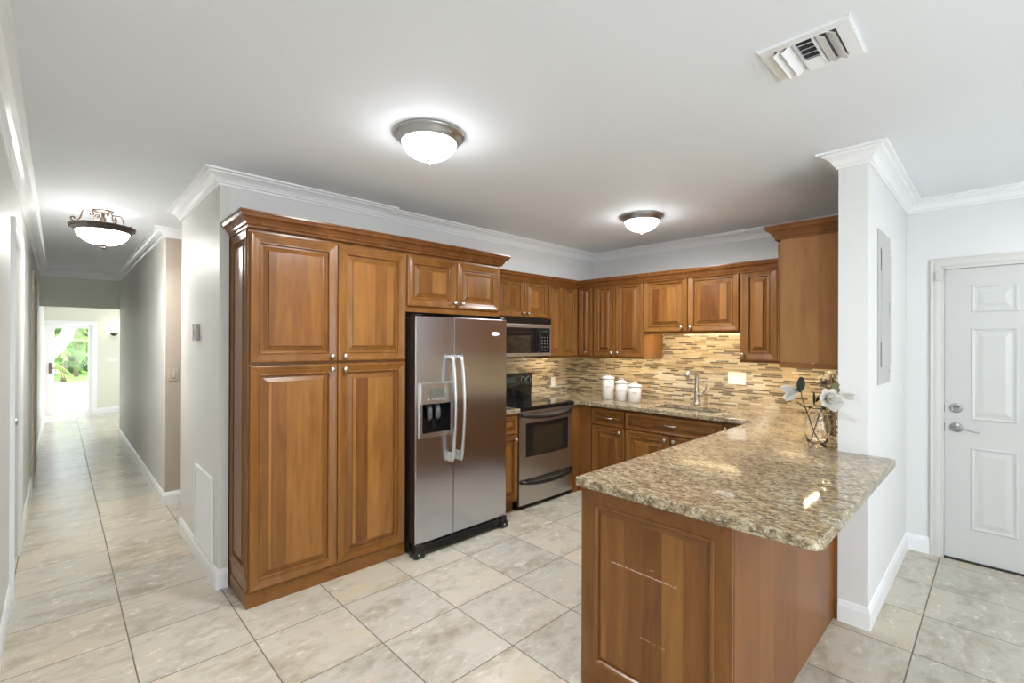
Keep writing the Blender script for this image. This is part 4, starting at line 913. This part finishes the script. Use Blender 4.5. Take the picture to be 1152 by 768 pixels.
# ------------------------------------------------------------------ ceiling lamps
def flush(cx, cy, label, bowl='bowl'):
    r = thing('ceiling_lamp', label, 'ceiling lamp', (cx, cy, ZC), 'flush dome ceiling lamps')
    b = MB(); b.lathe((cx, cy, ZC-.0005), [(.100, 0), (.172, 0), (.176, -.006), (.172, -.014), (.160, -.018), (.158, -.026), (.146, -.034), (.143, -.044), (.136, -.046), (.130, -.040), (.100, -.02)], 48, cap=False); b.build('lamp_ring', M['nickel_dark'], r)
    b = MB(); pr = []
    for i in range(13):
        a = PI/2*i/12; pr.append((.1335*math.cos(a), -.038-.088*math.sin(a)))
    pr[-1] = (0.0, pr[-1][1]); b.lathe((cx, cy, ZC), pr, 48, cap=False); b.build('glass_bowl', M[bowl], r)
    l = light('lamp_downlight', 'AREA', (cx, cy, ZC-.158), DOWN_W*(1 if bowl == 'bowl' else .15), (.95, .98, 1.0), (0, 0, 0), .16); l.data.shape = 'DISK'
    b = MB(); b.lathe((cx, cy, ZC-.1255), [(0, 0), (.012, 0), (.014, -.004), (.007, -.009), (.006, -.014), (.009, -.018), (.007, -.025), (0, -.029)], 16); b.build('finial', M['nickel'], r)
flush(1.331, 1.983, 'bright dome ceiling lamp with nickel ring, the nearer one over the floor')
flush(3.440, 2.045, 'bright dome ceiling lamp with nickel ring, the farther one toward the sink')
flush(3.85, -.45, 'dome ceiling lamp with nickel ring in the entry by the front door', 'bowl_dim')
flush(1.40, -1.9, 'dome ceiling lamp with nickel ring behind the camera', 'bowl')  # extra lamp added out of view to brighten the room
def hall_lamp():
    cx, cy = .253, 4.96; r = thing('hall_ceiling_lamp', 'bronze scrollwork semi-flush lamp with alabaster bowl in the hallway', 'ceiling lamp', (cx, cy, ZC))
    b = MB(); b.lathe((cx, cy, ZC), [(0, 0), (.070, 0), (.070, -.008), (.062, -.014), (.040, -.018), (.018, -.026), (0, -.026)], 32); b.build('canopy', M['bronze'], r)
    b = MB(); b.lathe((cx, cy, ZC), [(0, -.02), (.012, -.02), (.009, -.05), (.018, -.062), (.022, -.075), (.012, -.090), (.010, -.110), (.020, -.125), (0, -.13)], 20); b.build('centre_stem', M['bronze'], r)
    for k in range(4):
        a = math.radians(20+90*k); dv = Vector((math.cos(a), math.sin(a), 0)); e = MB(); pts = []
        def pt(rr, z): return (cx+dv.x*rr, cy+dv.y*rr, ZC+z)
        for i in range(12):   # inner curl
            q = -.4*PI+i/11*1.55*PI; R_ = .009+.009*i/11; pts.append(pt(.083+R_*math.cos(PI-q), -.040+R_*math.sin(PI-q)*-1))
        pts = []
        for i in range(10): q = 2*PI*i/9*.8; R_ = .007+.010*i/9; pts.append(pt(.075-R_*math.cos(q+2.4), -.040+R_*math.sin(q+2.4)))
        pts += [pt(.100, -.020), pt(.120, -.022), pt(.133, -.040), pt(.138, -.070), pt(.148, -.098), pt(.165, -.118), pt(.182, -.120)]
        for i in range(9): q = 2*PI*i/8*.8; R_ = .018-.010*i/8; pts.append(pt(.186+R_*math.sin(q), -.102-R_*math.cos(q)))
        e.tube(pts, .0055, 8); e.build('scroll_arm', M['bronze'], r)
    b = MB(); b.lathe((cx, cy, ZC), [(.150, -.124), (.196, -.124), (.206, -.128), (.208, -.134), (.198, -.142), (.188, -.158), (.176, -.172), (.166, -.174), (.160, -.168), (.150, -.140), (.150, -.124)], 48, cap=False)
    for i in range(36): a = 2*PI*i/36; b.lathe((cx+.199*math.cos(a), cy+.199*math.sin(a), ZC-.149), [(0, -.005), (.004, -.003), (.005, 0), (.004, .003), (0, .005)], 6)
    b.lathe((cx, cy, ZC-.150), [(.075, 0), (.165, 0), (.165, .004), (.075, .004), (.075, 0)], 40, cap=False)  # ring pan added inside the rim to hold bowl light off the ceiling
    b.build('bowl_rim', M['bronze_dark'], r)
    b = MB(); pr = []
    for i in range(12): a = PI/2*i/11; pr.append((.165*math.cos(a), -.165-.110*math.sin(a)))
    pr[-1] = (0, pr[-1][1]); b.lathe((cx, cy, ZC), pr, 40, cap=False); b.build('glass_bowl', M['alabaster'], r)
    b = MB(); b.lathe((cx, cy, ZC-.272), [(0, .002), (.026, 0), (.024, -.006), (.010, -.010), (.012, -.018), (.018, -.024), (.010, -.032), (0, -.034)], 16); b.build('finial', M['bronze_dark'], r)
hall_lamp()
l = light('hall_lamp_downlight', 'AREA', (.253, 4.96, ZC-.312), HALL_DOWN_W, (1, .98, .95), (0, 0, 0), .12); l.data.shape = 'DISK'
light('passage_lamp_glow', 'POINT', (1.9, 4.93, 2.2), .8, (1, .90, .78), size=.12)  # warm point fill added in the passage, without a fixture
r = thing('wall_sconce', 'small lit bronze wall sconce on the far end wall', 'wall lamp', (.843, 13.0, 1.68))
b = MB(); b.lathe((.843, 12.999, 1.66), [(0, 0), (.05, 0), (.045, .012), (.02, .02), (.016, .06), (0, .06)], 20, 'Y', flip=-1); b.lathe((.843, 12.92, 1.66), [(0, -.045), (.03, -.035), (.062, -.01), (.066, .012), (.060, .012), (0, 0)], 24); b.build('bracket', M['bronze_dark'], r)
b = MB(); b.lathe((.843, 12.92, 1.66), [(.045, .0122), (.056, .04), (.062, .085), (.055, .11), (.052, .11), (.058, .085), (.052, .04), (.040, .0122)], 24, cap=True); b.build('glass_shade', M['sconceglass'], r)

# under-cabinet strip lights, tucked behind each front rail and aimed at the wall; the one by the column faces down
def strip(label, x0, x1, y0, y1, z, aim):
    r = thing('under_cabinet_light', label, 'strip light', ((x0+x1)/2, (y0+y1)/2, z))
    b = MB(); b.box(x0, x1, y0, y1, z-.016, z-.0005, 0, .002); b.build('housing', M['plastic'], r)
    b = MB(); i = .006; ln = max(x1-x0, y1-y0); c = ((x0+x1)/2, (y0+y1)/2)
    if aim == 'D':
        b.box(x0+i, x1-i, y0+i, y1-i, z-.019, z-.0162); loc = (c[0], c[1], z-.021); rot = (0, 0, 0); sx, sy = x1-x0, y1-y0
    elif aim == 'X':
        b.box(x1+.0002, x1+.003, y0+i, y1-i, z-.013, z-.003); loc = (x1+.006, c[1], z-.010); rot = (0, math.radians(-48), 0); sx, sy = .014, y1-y0
    else:
        b.box(x0+i, x1-i, y1+.0002, y1+.003, z-.013, z-.003); loc = (c[0], y1+.006, z-.010); rot = (math.radians(48), 0, 0); sx, sy = x1-x0, .014
    b.build('diffuser', M['striplens'], r)
    light('strip_glow', 'AREA', loc, UNDER_W*ln*9, (1, .79, .48), rot, sx, sy)
strip('warm strip light under the big cabinet beside the column', 3.34, 4.12, .866, .890, 1.3945, 'D')
strip('warm strip light under the paired cabinet above the canisters', 4.222, 4.245, 2.55, 3.02, UB-.001, 'X')
strip('warm strip light under the short cabinet above the sink', 4.222, 4.245, 1.62, 2.39, 1.6115, 'X')
strip('warm strip light under the narrow cabinet right of the sink', 4.222, 4.245, 1.10, 1.48, UB-.001, 'X')
strip('warm strip light under the corner cabinet right of the microwave', 3.78, 4.12, 3.322, 3.345, UB-.001, 'Y')

# ================================================================== OUTSIDE the far door
m = MB(); m.box(-6, 8, 13.13, 24, -.16, -.03); struct('ground_patio', m, nmat('pale_patio', (.86, .84, .80), .7))
m = MB(); m.box(-6, 8, 24, 40, -.16, -.04)
o = struct('ground_lawn', m, nmat('lawn_green', (.20, .32, .08), .9))
r = thing('tree', 'pale leaning tree trunk seen through the glazed far door', 'tree', (-.6, 17.5, -.03))
b = MB(); b.tube([(-.75, 17.5, -.03), (-.50, 17.5, .55), (-.25, 17.5, 1.02), (-.02, 17.5, 1.38), (.16, 17.5, 1.62), (.24, 17.5, 1.95), (.34, 17.5, 2.6), (.5, 17.6, 4.2)], [.20, .16, .15, .16, .14, .10, .09, .06], 16); b.tube([(0.0, 17.5, 1.42), (-.35, 17.4, 1.62), (-.8, 17.3, 1.9), (-1.2, 17.2, 2.5)], [.10, .08, .07, .05], 12)
b.build('trunk', nmat('pale_bark', (.72, .68, .62), .9), r)
lf = [nmat('leaf_bright', (.30, .46, .07), .5), nmat('leaf_mid', (.14, .27, .05), .5), nmat('leaf_dark', (.05, .11, .03), .6), nmat('leaf_yellow', (.52, .60, .16), .5)]
def palm(x, y, h, R_, label, seed, mi, low=0):
    rnd = random.Random(seed); r = thing('palm', label, 'palm', (x, y, -.04), 'palms beyond the patio')
    b = MB(); b.tube([(x, y, -.04), (x+.03, y, h*.5), (x, y, h)], [.09, .07, .06], 8); b.build('trunk', nmat('palm_trunk', (.25, .19, .12), .9), r)
    f = MB(); nf = 22
    for i in range(nf):
        a = rnd.uniform(0, 2*PI); el = rnd.uniform(.0, 1.2); L_ = R_*rnd.uniform(.7, 1.1); d = Vector((math.cos(a), math.sin(a), 0)); prev = None; base = Vector((x, y, h*rnd.uniform(.35, 1.0)))
        spine = []
        for k in range(9):
            t = k/8; spine.append(base+d*(L_*t*math.cos(el*.8))+Vector((0, 0, L_*(math.sin(el)*t-.75*t*t))))
        f.tube(spine, [.012]*9, 4, mi, False)
        sd = Vector((-d.y, d.x, 0))
        for k in range(1, 9):
            for j in range(2):
                for s_ in (-1, 1):
                    p = spine[k-1].lerp(spine[k], j*.5+.25); ll = R_*.34*(1-abs(k/8-.45)); q = p+sd*s_*ll*.8+(spine[k]-spine[k-1]).normalized()*ll*.5-Vector((0, 0, ll*.35)); wv = (spine[k]-spine[k-1]).normalized()*.022
                    f.add([p-wv, p+wv, q+wv*.2, q-wv*.2, p-wv+Vector((0, 0, .003)), p+wv+Vector((0, 0, .003))], [(0, 1, 2, 3), (4, 5, 2, 3), (0, 4, 5, 1)], mi)
    f.build('fronds', lf, r)
palm(-.75, 21.0, 1.9, 1.2, 'bright green palm at the left of the patio view', 40, 0)
palm(.15, 24.4, 1.5, 1.2, 'mid green palm in the middle beyond the patio', 41, 1)
palm(1.70, 21.4, 2.0, 1.1, 'yellow-green palm at the right of the patio view', 42, 3)
palm(.55, 27.6, 3.2, 1.6, 'tall bright green palm farthest back in front of the hedge', 43, 0)
def hedge():
    rnd = random.Random(5); b = MB(); bm = bmesh.new()
    for i in range(1500):
        x = rnd.uniform(-4, 5); y = rnd.uniform(30.0, 30.6); z = rnd.uniform(-.04, 4.2); a = Vector((rnd.uniform(-1, 1), rnd.uniform(-1, 1), rnd.uniform(-1, 1))).normalized(); c = a.orthogonal().normalized(); s_ = rnd.uniform(.10, .22)
        p = Vector((x, y, z)); b.add([p-a*s_, p+c*s_*.4, p+a*s_, p-c*s_*.4], [(0, 1, 2, 3)], rnd.choice((1, 2, 2, 1, 0)))
    b.box(-5, 6, 30.6, 31.2, -.1, 4.0, 2)
    o = b.build('hedge', lf); tag(o, 'dense dark green hedge behind the palms outside', 'hedge', kind='stuff')
hedge()
r = thing('patio_table', 'low pale table standing on the sunlit patio outside the far door', 'table', (-.25, 19.5, -.03))
b = MB(); b.lathe((-.25, 19.5, .55), [(0, 0), (.30, 0), (.30, .03), (0, .03)], 24); b.build('table_top', M['satin'], r)
b = MB(); b.lathe((-.25, 19.5, -.03), [(0, 0), (.18, 0), (.05, .05), (.03, .3), (.03, .579), (0, .579)], 16); b.build('leg', M['satin'], r)
for o in bpy.data.objects:
    if '_o' in o: del o['_o']
